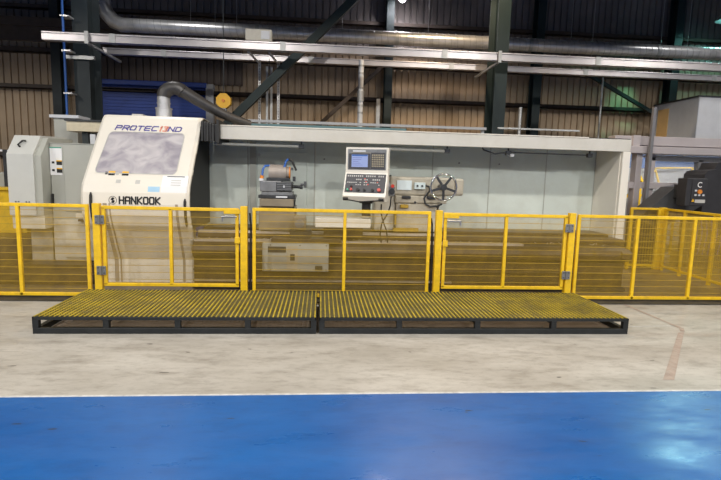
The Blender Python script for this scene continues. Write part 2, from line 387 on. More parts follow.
MB().cyl((.80, 4.35, 0), (.80, 4.35, 3.98), .055, 14).build('pipe', 'boxlight', t)
mb = MB()
for z in (2.9, 3.05, 3.4, 3.7, 3.85): mb.cyl((.80, 4.35, z), (.80, 4.35, z+.035), .062, 14)
mb.build('collar', 'galvdull', t)
MB().cyl((.80, 4.35, 3.15), (.80, 4.35, 3.36), .072, 14).build('sleeve', 'galvdull', t)
solo(MB().box(1.21, 1.29, 5, 5.04, 0, 3.32), 'perforated_post', 'galvdull', 'short perforated steel post right of the white conduit', 'post')
solo(MB().cyl((6.98, 6.0, 0), (6.98, 6.0, 4.2), .025, 8), 'vertical_pole', 'galvdull', 'thin pale pole against the right cladding', 'pole')
t = thing('blue_air_pipe', 'thin bright blue air pipe running down the grey column', 'pipe', (-4.6, 3.42, 0))
MB().cyl((-4.66, 3.42, 0), (-4.66, 3.42, 7.95), .021, 10).build('pipe', 'bluepipe', t)
for z in (3.7, 4.3, 2.95): MB().box(-4.70, -4.55, 3.40, 3.6, z, z+.025).build('pipe_clip', 'galv', t)
t = thing('cable_reel', 'bright yellow octagonal reel hanging above the machine', 'reel', (-1.85, 3.5, 2.94))
oct_ = [(-1.85+.145*math.cos(PI/8+k*PI/4), 2.94+.145*math.sin(PI/8+k*PI/4)) for k in range(8)]
MB().prism(oct_, 'y', 3.45, 3.58).build('reel_body', 'yellow_plain', t)
MB().cyl((-1.85, 3.43, 2.94), (-1.85, 3.45, 2.94), .03, 12).build('hub', 'orange', t)
MB().box(-1.90, -1.80, 3.46, 3.56, 2.72, 2.81).build('outlet', 'midgrey', t)
MB().box(-1.856, -1.844, 3.5, 3.512, 3.06, 8.).build('hanger', 'column_grey', t)

# small rail and gear behind the machine top
t = thing('service_rail', 'low pale pipe rail standing just behind the machine roof', 'rail', (.8, 2.6, 0))
MB().box(-1.3, 2.95, 2.58, 2.63, 2.48, 2.525).build('rail_bar', 'jamb', t)
MB().box(-1.3, 1.5, 2.6, 2.75, 2.36, 2.46).build('channel', 'teal', t)
for x in (-1.25, .8, 2.9): MB().box(x-.025, x+.025, 2.63, 2.68, 0, 2.5).build('post', 'jamb', t)
t = thing('pipe_stand', 'slim grey pipe stand with a crossbar behind the roof beam', 'stand', (3.72, 3.0, 0))
MB().cyl((3.72, 3, 0), (3.72, 3, 2.96), .03, 10).build('pole', 'galvdull', t)
MB().box(3.3, 4.9, 2.98, 3.02, 2.55, 2.58).build('crossbar', 'galvdull', t)

# ------------------------------------------------------------------ fence
POSTS = {}
def wire_panel(mb, x0, x1, z0, z1, y=0., pv=.0125, ph=.0885, w=.0027):
    n = int((x1-x0)/pv)
    for i in range(1, n):
        x = x0+(x1-x0)*i/n
        mb.box(x-w/2, x+w/2, y-w/2, y+w/2, z0, z1)
    z = z0+ph*.6
    while z < z1-.01:
        mb.box(x0, x1, y-.0062, y-.0017, z-.0028, z+.0028); z += ph
def rails(t, name, x0, x1, z0, z1, s=.042, y=0.):
    MB().box(x0, x1, y-s/2, y+s/2, z1-s, z1, .006).build(name, 'yellow', t)
    MB().box(x0, x1, y-s/2, y+s/2, z0, z0+s, .006).build(name, 'yellow', t)
def stile(t, x, z0, z1, s=.042, y=0.):
    MB().box(x-s/2, x+s/2, y-s/2, y+s/2, z0, z1, .006).build('upright', 'yellow', t)
def fence_panel(x0, x1, mids, label, ends=True):
    t = thing('mesh_fence', label, 'fence panel', ((x0+x1)/2, 0, 0), group='fixed yellow mesh fence panels')
    rails(t, 'rail', x0, x1, .028, 1.172)
    for x in ([x0+.021, x1-.021] if ends else [])+mids: stile(t, x, .03, 1.135)
    mb = MB(); wire_panel(mb, x0+.03, x1-.03, .065, 1.14); mb.build('wire_mesh', 'wire', t)
    return t
fence_panel(-5.3, -2.83, [-4.45, -3.66], 'yellow mesh fence panel in front of the grey cabinets')
fence_panel(-.85, 1.43, [.315], 'yellow mesh fence panel between the two gates')
fence_panel(3.405, 6.12, [4.25, 5.06], 'yellow mesh fence panel at the right end beyond the second gate')
def post(x, label, w=.085):
    t = thing('fence_post', label, 'post', (x, 0, 0), group='thick yellow fence posts')
    MB().box(x-w/2, x+w/2, -.04, .04, .012, 1.188, .006).build('shaft', 'yellow', t)
    MB().box(x-.07, x+.07, -.07, .07, .0, .012).build('base_plate', 'yellow', t)
    return t
post(-2.735, 'thick yellow fence post carrying the hinges of the left gate')
post(-.955, 'thick yellow fence post on the latch side of the left gate')
post(1.535, 'thick yellow fence post on the latch side of the right gate')
post(3.325, 'thick yellow fence post carrying the hinges of the right gate')
def gate(x0, x1, mid, hinge_x, latch_x, label, lz=1.05):
    t = thing('fence_gate', label, 'gate', ((x0+x1)/2, 0, .12), group='yellow mesh gates')
    rails(t, 'rail', x0, x1, .155, 1.16)
    for x in (x0+.021, x1-.021, mid): stile(t, x, .175, 1.14)
    mb = MB(); wire_panel(mb, x0+.03, x1-.03, .19, 1.14); mb.build('wire_mesh', 'wire', t)
    for z in (.36, .99):
        h = MB().box(hinge_x-.055, hinge_x+.055, -.052, -.040, z-.055, z+.055, .004).cyl((hinge_x, -.058, z-.055), (hinge_x, -.058, z+.055), .012, 10).build('hinge', 'midgrey', t)
        hb = MB()
        for dx in (-.035, .035):
            for dz in (-.032, .032): hb.cyl((hinge_x+dx, -.058, z+dz), (hinge_x+dx, -.05, z+dz), .007, 8)
        hb.build('screw', 'dark', t, h)
    s = 1 if latch_x < hinge_x else -1
    MB().box(latch_x-.03*s, latch_x+.17*s, -.045, -.02, 1.09, 1.15, .004).build('latch_plate', 'yellow', t)
    mb = MB().box(latch_x+.0*s, latch_x+.19*s, -.10, -.075, 1.045, 1.068, .006).cyl((latch_x+.17*s, -.09, 1.055), (latch_x+.17*s, -.02, 1.055), .012, 8)
    mb.box(latch_x+.165*s, latch_x+.185*s, -.1, -.08, 1.0, 1.06, .004)
    mb.build('handle', 'steel', t)
    MB().box(latch_x-.03*s, latch_x+.035*s, -.05, -.02, .72, .80, .005).build('stop_block', 'yellow', t)
    return t
gate(-2.675, -1.02, -1.855, -2.69, -1.03, 'left yellow mesh gate in front of the white machine door')
gate(1.60, 3.265, 2.435, 3.28, 1.62, 'right yellow mesh gate in front of the empty half of the bed')
tag(struct(MB().box(-14, 9, -.19, .1, 0, .010).build('trim_10', 'kerb')), 'dark steel sill strip on the floor under the fence', 'sill')
# dark switch cable in the gap
solo(MB().tube([(-.885, .05, 0.02), (-.885, .05, .5), (-.875, .05, .9), (-.89, .05, 1.1)], .012, 6), 'switch_cable', 'rubber', 'dark cable running down beside the latch post of the left gate', 'cable', 'gate switch cables')
solo(MB().tube([(1.475, .05, 0.02), (1.475, .05, .6), (1.46, .05, 1.0), (1.44, .03, 1.08)], .012, 6), 'switch_cable', 'rubber', 'dark cable running down beside the latch post of the right gate', 'cable', 'gate switch cables')

# side return fence at the right, behind
def return_panel(a, b, mids, label, h=1.16):
    a = Vector(a); b = Vector(b); d = (b-a); L = d.length; t = thing('mesh_fence', label, 'fence panel', (a.x, a.y, 0), math.atan2(d.y, d.x), group='rear yellow mesh fence panels', local=True)
    rails(t, 'rail', 0, L, .06, h)
    for x in [.021, L-.021]+mids: stile(t, x, 0, h-.02, .05)
    mb = MB(); wire_panel(mb, .03, L-.03, .1, h-.03); mb.build('wire_mesh', 'wire', t)
return_panel((5.72, 2.45), (6.28, 2.42), [], 'short yellow mesh fence panel behind the right end of the machine')
return_panel((6.36, 2.36), (6.16, .08), [.55, 1.3], 'yellow mesh side fence running back in front of the black conveyor')
t = thing('fence_post', 'thick yellow post at the rear fence corner by the black conveyor', 'post', (6.34, 2.44, 0), group='thick yellow fence posts')
MB().box(6.29, 6.40, 2.40, 2.48, .01, 1.17, .005).build('shaft', 'yellow', t); MB().box(6.27, 6.42, 2.38, 2.5, 0, .01).build('base_plate', 'yellow', t)
t = thing('yellow_bin', 'yellow steel bin at the far left edge beside the sloping cabinet', 'bin', (-6.0, 2.9, 0))
MB().box(-7.2, -5.08, 2.7, 2.98, .25, 1.2, .01).build('body', 'yellow', t)
for x in (-6.9, -5.9, -5.2): MB().box(x-.04, x+.04, 2.66, 2.7, 0, 1.22, .006).build('rib', 'yellow', t)
MB().box(-7.25, -5.04, 2.65, 3.0, 1.2, 1.25, .006).build('rim', 'yellow', t)

# ------------------------------------------------------------------ platforms
def platform(x0, x1, bays, label):
    y0, y1, H = -1.44, -.26, .172
    t = thing('step_platform', label, 'platform', ((x0+x1)/2, y0, 0), group='low grated standing platforms')
    r = MB().box(x0, x1, y0, y0+.04, H-.034, H-.002, .003).box(x0, x1, y1-.04, y1, H-.034, H-.002, .003).box(x0, x0+.012, y0, y1, H-.034, H-.002).box(x1-.012, x1, y0, y1, H-.034, H-.002)
    r.build('top_frame', 'black_steel', t)
    b = MB().box(x0, x1, y0, y0+.05, 0, .058, .004).box(x0, x1, y1-.05, y1, 0, .058, .004)
    b.box(x0, x0+.05, y0+.05, y1-.05, 0, .058).box(x1-.05, x1, y0+.05, y1-.05, 0, .058)
    b.build('bottom_frame', 'black_steel', t)
    for i in range(bays+1):
        x = x0+(x1-x0)*i/bays; w = .055
        a = min(max(x-w/2, x0), x1-w)
        for y in (y0, y1-.05): MB().box(a, a+w, y, y+.05, .058, H-.034).build('leg', 'black_steel', t)
        if 0 < i < bays: MB().box(a+.01, a+.035, y0+.05, y1-.05, H-.075, H-.034).build('cross_bearer', 'black_steel', t)
    # moulded square grating
    g = MB(); p = .046; w = .0135; top = H+.004; bot = H-.024
    nx = int((x1-x0-.03)/p)
    for i in range(nx+1):
        x = x0+.015+(x1-x0-.03)*i/nx; g.box(x-w/2, x+w/2, y0+.012, y1-.012, bot, top)
    g.build('grating', 'grating', t)
    g = MB(); ny = int((y1-y0-.03)/.046)
    for i in range(ny+1):
        y = y0+.015+(y1-y0-.03)*i/ny; g.box(x0+.014, x1-.014, y-.004, y+.004, bot+.004, top-.006)
    g.build('cross_rods', 'rod', t)
platform(-2.76, -.022, 4, 'low black step platform with worn yellow grating, left of the seam')
platform(.006, 3.29, 4, 'longer low black step platform with yellow grating, right of the seam')
solo(MB().bar((-.02, -1.0, .18), (-.004, -1.0, .18), .03, .012), 'joint_plate', 'galvdull', 'tiny steel plate on the seam between the two platforms', 'plate', 'seam plates')
# floor tapes
def decal(pts, m, label):
    mb = MB(); n = len(pts); mb.add([(x, y, .003) for x, y in pts], [tuple(range(n))])
    o = mb.build('floor_tape', m); tag(o, label, 'floor tape', 'old floor tapes'); return o
decal([(3.90, -1.39), (3.985, -1.37), (2.93, -2.64), (2.83, -2.64)], 'tape', 'worn brown tape strip running towards the blue floor at right')
decal([(4.02, -.20), (4.06, -.20), (4.08, -1.21), (4.03, -1.21)], 'tape', 'thin dark tape line running away from the fence at right')
decal([(3.44, -1.17), (4.06, -1.13), (4.06, -1.145), (3.44, -1.19)], 'line', 'thin white line beside the right end of the platform')
decal([(3.95, -1.36), (4.0, -1.36), (4.1, -1.21), (4.04, -1.21)], 'tape', 'short bent tape piece joining two floor tapes at right')

# ------------------------------------------------------------------ machine: white sliding cover
X0, X1 = -3.15, -1.76
PF = [(1.95, 2.36), (1.30, 2.385), (1.22, 2.375), (1.165, 2.34), (1.12, 2.28), (.52, 1.40), (.485, 1.30), (.475, 1.15), (.50, 1.00), (.56, .86), (.80, .36), (.80, .03)]
def cy(z):
    for (ya, za), (yb, zb) in zip(PF[1:], PF[2:]):
        if zb <= z <= za: return ya+(yb-ya)*(za-z)/(za-zb)
    return PF[-1][0]
def skin(x0, x1, z0, z1, off=.004, nz=None, rnd=0., th=.004, nx=6):
    """a thin plate lying on the cover's front, rounded corners if rnd"""
    mb = MB(); nz = nz or max(2, int((z1-z0)/.03)); rows = []
    F0 = x0 if callable(x0) else (lambda z, c=x0: c); F1 = x1 if callable(x1) else (lambda z, c=x1: c)
    for j in range(nz+1):
        z = z0+(z1-z0)*j/nz; ins = 0; x0 = F0(z); x1 = F1(z)
        if rnd:
            d = min(z-z0, z1-z)
            if d < rnd: ins = rnd-math.sqrt(max(0, rnd*rnd-(rnd-d)**2))
        rows.append([(x0+ins+(x1-x0-2*ins)*i/nx, z) for i in range(nx+1)])
    vs = []
    for r in rows: vs += [(x, cy(z)-off-th, z) for x, z in r]
    nf = len(vs)
    for r in rows: vs += [(x, cy(z)-off, z) for x, z in r]
    fs = []; w = nx+1
    for j in range(nz):
        for i in range(nx): a = j*w+i; fs.append((a, a+1, a+w+1, a+w)); fs.append((nf+a, nf+a+w, nf+a+w+1, nf+a+1))
    for j in range(nz):
        for a in (j*w, j*w+nx): fs.append((a, a+w, nf+a+w, nf+a))
    for i in range(nx):
        for a in (i, nz*w+i): fs.append((a, a+1, nf+a+1, nf+a))
    return mb.add(vs, fs)
def wl(z): return -3.02+.07*min(1, max(0, (z-WZ0)/(WZ1-WZ0)))
def wr(z): return -1.95+.03*min(1, max(0, (z-WZ0)/(WZ1-WZ0)))
cov = thing('machine_cover', 'big white curved sliding cover with window over the lathe spindle', 'machine cover', (-2.43, .5, 0))
WX0, WX1, WZ0, WZ1 = -2.985, -1.935, 1.55, 2.135
mb = MB()
prof = [p for p in PF]
# resample the profile so the window opening can be cut
zs = sorted(set([p[1] for p in PF[1:]]+[WZ0, WZ1]+[WZ0+(WZ1-WZ0)*k/8 for k in range(9)]), reverse=True)
front = [(cy(z), z) for z in zs]
xs = [X0, X0+.04, WX0, WX1, X1-.04, X1]
rnd_ = lambda x, y: y+.035 if x in (X0, X1) else y
vs = []; fs = []
def ex(x, z):
    u = min(1, max(0, (z-1.4)/.95)); v = (z-WZ0)/(WZ1-WZ0)
    if x <= X0+.05: return x+.04*u
    if x >= X1-.05: return x+.025*u
    return wl(z) if x == WX0 else wr(z)
for (y, z) in front: vs += [(ex(x, z), rnd_(x, y), z) for x in xs]
w = len(xs)
for j in range(len(front)-1):
    for i in range(w-1):
        if i == 2 and front[j][1] <= WZ1+1e-6 and front[j+1][1] >= WZ0-1e-6: continue
        a = j*w+i; fs.append((a, a+1, a+w+1, a+w))
mb.add(vs, fs, False)
# roof and sides
top = [(ex(x, 2.385), rnd_(x, front[0][0]), front[0][1]) for x in xs]; back = [(ex(x, 2.385), 1.95, 2.36) for x in xs]
mb.add(top+back, [(i, i+1, w+i+1, w+i) for i in range(w-1)])
for x in (X0,):
    side = [(ex(x, z), rnd_(x, y), z) for y, z in front]
    bk = [(ex(x, z), 1.95, min(z, 2.36)) for y, z in front]
    n = len(side); mb.add(side+bk, [(i, i+1, n+i+1, n+i) for i in range(n-1)])
body = mb.build('cover_shell', 'white', cov)
sm = body.modifiers.new('thick', 'SOLIDIFY'); sm.thickness = .005; sm.offset = 0
mb = MB(); fz = [z for y, z in front if z > .80]+[.80]
sa = [(X1-.03, cy(z)+.06, z) for z in fz]; sb_ = [(X1-.03, 1.93, min(z, 2.34)) for z in fz]; n = len(fz)
mb.add(sa+sb_, [(i, i+1, n+i+1, n+i) for i in range(n-1)]); o = mb.build('side_shade_sheet', 'rubber', cov)  # dark sheet standing in for shade inside the cover's open side
m_ = o.modifiers.new('thick', 'SOLIDIFY'); m_.thickness = .01
mb = MB()
for (ya, za), (yb, zb) in zip(front, front[1:]):
    mb.add([(ex(X1, za), rnd_(X1, ya), za), (ex(X1, zb), rnd_(X1, yb), zb), (ex(X1, zb), yb+.09, zb), (ex(X1, za), ya+.09, za)], [(0, 1, 2, 3)])
o = mb.build('edge_flange', 'white', cov); m_ = o.modifiers.new('thick', 'SOLIDIFY'); m_.thickness = .004
# window
def rrect(x0, x1, z0, z1, r, n=6):
    out = []
    for cx, cz, a0 in ((x1-r, z1-r, 0), (x0+r, z1-r, PI/2), (x0+r, z0+r, PI), (x1-r, z0+r, 3*PI/2)):
        for k in range(n+1): a = a0+PI/2*k/n; out.append((cx+r*math.cos(a), cz+r*math.sin(a)))
    return out
def skew(x, z): return x+(WZ1-z)*-.06*(1 if x < -2.4 else .3)
skin(wl, wr, WZ0, WZ1, .000, 20, .0).build('window_pane', 'window', cov)
fr = MB(); 
def wsk(pts): return [(wl(z)+(wr(z)-wl(z))*(x-WX0)/(WX1-WX0), z) for x, z in pts]
rr = wsk(rrect(WX0, WX1, WZ0, WZ1, .06)); ri = wsk(rrect(WX0+.009, WX1-.009, WZ0+.009, WZ1-.009, .055)); n = len(rr)
fr.add([(x, cy(z)-.009, z) for x, z in rr]+[(x, cy(z)-.009, z) for x, z in ri], [(i, (i+1) % n, n+(i+1) % n, n+i) for i in range(n)])
fr.build('window_gasket', 'greyprint', cov)
# corner fillets of the opening
for cx, cz, sx, sz in ((WX0, WZ0, 1, 1), (WX1, WZ0, -1, 1), (WX0, WZ1, 1, -1), (WX1, WZ1, -1, -1)):
    r = .06; pts = [(cx-.004*sx, cz-.004*sz)]+[(cx+sx*(r-r*math.cos(a)), cz+sz*(r-r*math.sin(a))) for a in [PI/2*k/6 for k in range(7)]]
    pts = wsk(pts)
    fl = MB(); fl.add([(x, cy(z)-.0075, z) for x, z in pts], [tuple(range(len(pts)))]); fl.build('window_corner', 'white', cov)
for x, w_ in ((-2.86, .05), (-2.785, .018), (-1.93, .035)):
    skin(x, x+w_, .04, 1.16, .0, 30, 0, .007, 1).build('guide_strip', 'strip', cov)
skin(-3.02, -2.99, .85, 1.30, .0, 10, .012, .03, 2).build('grab_handle', 'rubber', cov)
skin(-1.815, -1.785, .85, 1.24, .0, 10, .012, .03, 2).build('grab_handle', 'rubber', cov)
MB().box(-2.55, -2.25, 1.5, 1.62, 2.38, 2.40).build('roof_flange', 'galvdull', cov)
MB().box(-2.75, -2.6, 1.3, 1.5, 2.38, 2.41).build('roof_flange', 'greyprint', cov)
# interior of the lathe seen dimly through the window
t = thing('spindle_head', 'pale headstock block seen dimly through the scuffed cover window', 'headstock', (-2.4, 1.4, 0))
MB().box(-2.95, -2.2, 1.35, 1.85, .82, 2.0, .03).build('housing', 'boxlight', t)
MB().cyl((-2.2, 1.55, 1.35), (-1.98, 1.55, 1.35), .28, 32).build('chuck', 'steel', t)
mb = MB()
for k in range(3): a = k*2*PI/3+.4; mb.bar((-1.98, 1.55+.08*math.cos(a), 1.35+.08*math.sin(a)), (-1.98, 1.55+.26*math.cos(a), 1.35+.26*math.sin(a)), .07, .06)
mb.build('chuck_jaw', 'dark', t)
MB().box(-2.95, -2.0, 1.2, 1.85, .02, .815, .02).build('base', 'beige', t)

# lettering: stroke glyphs on the cover
GL = {
 'P': [[(0, 0), (0, 1)], [(0, 1), (.85, 1), (1, .85), (1, .58), (.85, .45), (0, .45)]],
 'R': [[(0, 0), (0, 1)], [(0, 1), (.85, 1), (1, .85), (1, .58), (.85, .45), (0, .45)], [(.5, .45), (1, 0)]],
 'O': [[(.15, 0), (.85, 0), (1, .2), (1, .8), (.85, 1), (.15, 1), (0, .8), (0, .2), (.15, 0)]],
 'T': [[(0, 1), (1, 1)], [(.5, 1), (.5, 0)]],
 'E': [[(1, 1), (.15, 1), (0, .85), (0, .15), (.15, 0), (1, 0)], [(0, .5), (.9, .5)]],
 'C': [[(1, 1), (.15, 1), (0, .8), (0, .2), (.15, 0), (1, 0)]],
 '1': [[(.35, .8), (.6, 1), (.6, 0)]],
 '3': [[(0, 1), (.85, 1), (1, .8), (.85, .52), (.4, .52)], [(.85, .52), (1, .25), (.85, 0), (0, 0)]],
 'N': [[(0, 0), (0, 1), (1, 0), (1, 1)]],
 'D': [[(0, 0), (0, 1), (.75, 1), (1, .8), (1, .2), (.75, 0), (0, 0)]],
 'H': [[(0, 0), (0, 1)], [(1, 0), (1, 1)], [(0, .5), (1, .5)]],
 'A': [[(0, 0), (0, .85), (.15, 1), (.85, 1), (1, .85), (1, 0)], [(0, .42), (1, .42)]],
 'K': [[(0, 0), (0, 1)], [(1, 1), (.1, .5), (1, 0)]],
}
def write(mb, txt, x, z, w, h, gap, t, slant=0., yf=None, off=.008):
    for ch in txt:
        for st in GL[ch]:
            for (a, b), (c, d) in zip(st, st[1:]):
                p = Vector((x+a*w+slant*b*h, z+b*h)); q = Vector((x+c*w+slant*d*h, z+d*h))
                dr = (q-p).normalized(); nn = Vector((-dr.y, dr.x))*t/2; p -= dr*t/2; q += dr*t/2
                for pp in ((p+nn, p-nn, q-nn, q+nn),):
                    mb.add([(v.x, yf(v.y)-off, v.y) for v in pp], [(0, 1, 2, 3)])
        x += w+gap
    return x
mb = MB(); xe = write(mb, 'PROTEC', -2.885, 2.16, .070, .060, .028, .016, .3, cy); mb.build('lettering', 'navy', cov)
mb = MB(); xe = write(mb, '13', xe-.005, 2.16, .046, .060, .022, .02, .3, cy); mb.build('lettering', 'coral', cov)
mb = MB(); write(mb, 'ND', xe+.0, 2.16, .07, .060, .028, .016, .3, cy); mb.build('lettering', 'navy', cov)
mb = MB(); write(mb, 'HANKOOK', -2.645, 1.16, .053, .085, .0245, .020, 0., cy); mb.build('lettering', 'print', cov)
# round emblem with a stylised S
mb = MB(); cx, cz = -2.73, 1.20
n = 28; ring = [(cx+.052*math.cos(2*PI*k/n), cz+.055*math.sin(2*PI*k/n)) for k in range(n)]+[(cx+.046*math.cos(2*PI*k/n), cz+.049*math.sin(2*PI*k/n)) for k in range(n)]
mb.add([(x, cy(z)-.008, z) for x, z in ring], [(i, (i+1) % n, n+(i+1) % n, n+i) for i in range(n)])
for poly in ([(-.62, .15), (-.2, .8), (.55, .6), (.2, .2), (-.1, .3), (.0, .0)], [(.62, -.15), (.2, -.8), (-.55, -.6), (-.2, -.2), (.1, -.3), (0, 0)], [(-.5, .1), (.15, .75), (.45, .55), (.0, .1), (-.05, -.05)], [(.5, -.1), (-.15, -.75), (-.45, -.55), (0, -.1), (.05, .05)], [(-.5, .1), (-.1, -.1), (.5, -.1), (.1, .1)]):
    mb.add([(cx+.045*a, cy(cz+.048*b)-.0085, cz+.048*b) for a, b in poly], [tuple(range(len(poly)))])
mb.build('emblem', 'print', cov)
# stickers
def sticker(x, z, w, h, m, name='sticker', off=.004): return skin(x, x+w, z, z+h, off, 3, 0, .002, 2).build(name, m, cov)
for x in (-2.83, -2.655):
    a = sticker(x, 1.525, .085, .055, 'print', 'warning_label'); skin(x, x+.085, 1.56, 1.58, .0066, 2, 0, .0012, 2).build('yellow_band', 'yellow_plain', cov, a)
a = sticker(-2.875, 1.535, .035, .035, 'print'); sticker(-2.735, 1.53, .04, .035, 'greyprint'); sticker(-2.71, 1.425, .06, .045, 'greyprint'); sticker(-2.46, 1.42, .06, .05, 'greyprint')
sticker(-2.285, 1.32, .15, .07, 'sky', 'blue_label'); 
note = sticker(-2.12, 1.315, .34, .225, 'paper', 'paper_notice'); skin(-2.06, -1.83, 1.522, 1.532, .0066, 1, 0, .0012, 2).build('clip', 'print', cov, note)
for z in (1.47, 1.44, 1.41): skin(-2.0, -1.87, z, z+.01, .0066, 1, 0, .0012, 2).build('text_line', 'greyprint', cov, note)
# grey bottom plinth behind the fence
MB().box(-3.1, -1.76, .86, 1.1, .02, .34).build('plinth', 'ivory_dirty', cov)

# bellows and hose
t = thing('rubber_bellows', 'black rubber bellows between the white cover and the roof beam', 'bellows', (-1.62, 1.3, 2.0))
mb = MB()
for k in range(6):
    x = -1.725+k*.038; mb.prism([(1.10, 2.30-k*.006), (1.13, 2.33-k*.008), (1.9, 2.34), (1.9, 2.22), (1.14+.01*(k % 2), 2.05), (1.09+.02*(k % 2), 2.04)], 'x', x, x+.03)
mb.build('bellows_fold', 'rubber', t)
MB().box(-1.505, -1.47, 1.08, 1.9, 2.02, 2.35).build('end_frame', 'rubber', t)
t = thing('exhaust_duct', 'fat grey exhaust hose looping from the cover roof down to the right', 'hose', (-2.37, 1.55, 2.38))
MB().cyl((-2.37, 1.55, 2.40), (-2.37, 1.55, 2.52), .115, 24).cyl((-2.37, 1.55, 2.52), (-2.37, 1.55, 2.535), .125, 24).build('flange', 'galv', t)
MB().cyl((-2.37, 1.55, 2.53), (-2.37, 1.55, 2.70), .092, 24).cyl((-2.37, 1.55, 2.6), (-2.37, 1.55, 2.615), .10, 24).build('pipe_stub', 'galv', t)
pts = []; r0 = .16
for k in range(9):
    a = PI*k/8*.80; pts.append((-2.37+r0*(1-math.cos(a)), 1.55, 2.70+r0*.85*math.sin(a)))
rad = [.10]*9
MB().tube(pts, rad, 18).build('elbow', 'hose', t)
hp = []; P0 = Vector(pts[-2]); ctrl = [P0, Vector((-1.75, 1.62, 2.60)), Vector((-1.55, 1.72, 2.47)), Vector((-1.15, 1.95, 2.38))]
hr = []
for k in range(61):
    u = k/60; b = (1-u)**3*ctrl[0]+3*u*(1-u)**2*ctrl[1]+3*u*u*(1-u)*ctrl[2]+u**3*ctrl[3]
    hp.append(b); hr.append((.092-.03*u)+(.003 if k % 2 else -.003))
MB().tube(hp, hr, 18).build('flexible_hose', 'hose', t)

# ------------------------------------------------------------------ machine: rear guard with roof beam
en = thing('machine_enclosure', 'long pale rear guard of the lathe with roof beam and end post', 'machine guard', (1.5, 1.5, 0))
BX0, BX1 = -1.60, 4.82
MB().box(BX0, BX1, 1.2, 1.26, 2.085, 2.275, .008).build('roof_beam', 'beam', en)
MB().box(BX0, 4.12, 1.19, 1.21, 2.275, 2.29).build('beam_cap', 'white', en)
MB().box(4.12, 4.80, 1.2, 1.25, 2.275, 2.285).build('beam_cap', 'dark', en)
MB().box(-1.72, BX1, 1.26, 2.0, 2.25, 2.27).build('roof_panel', 'ivory_dirty', en)
seams = [-2.1, -1.18, -.1, 1.86, 2.84, 3.82, 4.69]
for a, b in zip(seams, seams[1:]):
    MB().box(a+.004, b-.004, 1.95, 1.99, .72, 2.25, .004).build('back_panel', 'panelgreen', en)
    MB().box(b-.012, b+.002, 1.945, 1.96, .74, 2.2).build('panel_seam', 'cabgrey', en)
MB().box(4.69, 4.73, 1.26, 1.99, .66, 2.25).build('end_panel', 'white', en)
MB().box(4.70, 4.825, 1.2, 1.275, .50, 2.085, .006).build('end_post', 'white', en)
dr = MB().box(-1.03, -.23, 1.932, 1.95, .78, 1.96, .006).build('access_door', 'panelgreen', en)
MB().box(-.33, -.26, 1.90, 1.93, 1.43, 1.455).box(-.275, -.235, 1.915, 1.935, 1.39, 1.49).build('door_handle', 'midgrey', en, dr)
MB().cyl((-1.0, 1.93, 1.90), (-1.0, 1.90, 1.90), .025, 12).build('lock', 'cablight', en, dr)
MB().box(-1.15, -1.05, 1.93, 1.95, .75, 2.1).build('panel_seam', 'cabgrey', en)
MB().cyl((-.47, 1.94, 1.69), (-.47, 1.90, 1.69), .02, 10).build('bolt', 'midgrey', en)
for x in (.05, 2.3, 2.99): MB().cyl((x, 1.94, 1.86), (x, 1.925, 1.86), .014, 10).build('bolt', 'midgrey', en)
for i, (a, b) in enumerate(((-1.70+.12, -.27), (.97, 1.96), (2.9, 4.22))):
    t = thing('strip_light', ('unlit tube lamp under the roof beam above the toolpost', 'unlit tube lamp under the roof beam behind the control pendant', 'unlit tube lamp under the roof beam at the right end')[i], 'lamp', ((a+b)/2, 1.32, 2.0), group='unlit tube lamps under the beam')
    if i < 2:
        MB().cyl((a, 1.32, 2.02), (b-.06, 1.32, 2.015), .022, 14).build('tube', 'tube_off', t)
    else:
        MB().cyl((a, 1.32, 2.03), (b-.06, 1.32, 2.02), .010, 10).build('tube', 'dark', t)
    for x in ((b-.03,) if i < 2 else (a, b)):
        MB().box(x-.04, x+.04, 1.29, 1.35, 1.985, 2.05, .006).build('end_holder', 'dark', t)
        MB().box(x-.01, x+.01, 1.31, 1.33, 2.05, 2.25).build('hanger', 'dark', t)
    if i == 2:
        MB().box(a+.02, a+.08, 1.27, 1.33, 1.96, 2.0).build('clip', 'galv', t)
        MB().tube([(a-.42, 1.4, 2.2), (a-.38, 1.38, 2.06), (a-.2, 1.34, 2.0), (a, 1.32, 2.03)], .012, 8).build('cord', 'dark', t)

# ------------------------------------------------------------------ machine bed
bed = thing('lathe_bed', 'long oily brown stepped lathe bed behind the fence', 'machine bed', (1.4, 1.1, 0))
E0 = -1.735
MB().prism([(.62, .004), (.62, .42), (.545, .47), (.53, .54), (.55, .61), (.62, .65), (.86, .66), (.86, .004)], 'x', E0, 4.50).build('front_way', 'bed', bed)
MB().prism([(.575, .45), (.50, .50), (.50, .58), (.575, .63), (.70, .63), (.70, .45)], 'x', 4.40, 4.54).build('end_cap', 'bed', bed)
MB().prism([(.86, .004), (.86, .70), (.90, .74), (1.2, .74), (1.2, .004)], 'x', E0, 4.64).build('middle_way', 'bed', bed)
MB().prism([(1.2, .004), (1.2, .765), (1.24, .785), (1.78, .785), (1.78, .004)], 'x', E0, 4.58).build('rear_way', 'bed', bed)
MB().box(E0, 2.95, .615, .78, .651, .680).build('slide_strip', 'way', bed)
MB().box(E0, 1.8, .89, 1.0, .742, .775).build('slide_strip', 'way', bed)
MB().box(E0, 4.48, .585, .62, .255, .275).build('ledge', 'bed', bed)
MB().box(E0, 1.9, .56, .62, .105, .125).build('ledge', 'way', bed)
MB().box(E0, 4.5, .52, .62, .02, .06).build('chip_tray', 'kerb', bed)
mb = MB()
for k in range(80):
    x = random.uniform(-1.7, 4.3); y = random.uniform(.62, .8); mb.bar((x, y, .672), (x+random.uniform(-.05, .05), y+.02, .685+random.random()*.01), .012, .006)
o = mb.build('metal_chips', 'way', bed); o['kind'] = 'stuff'; o['label'] = 'loose bright metal chips on the bed'

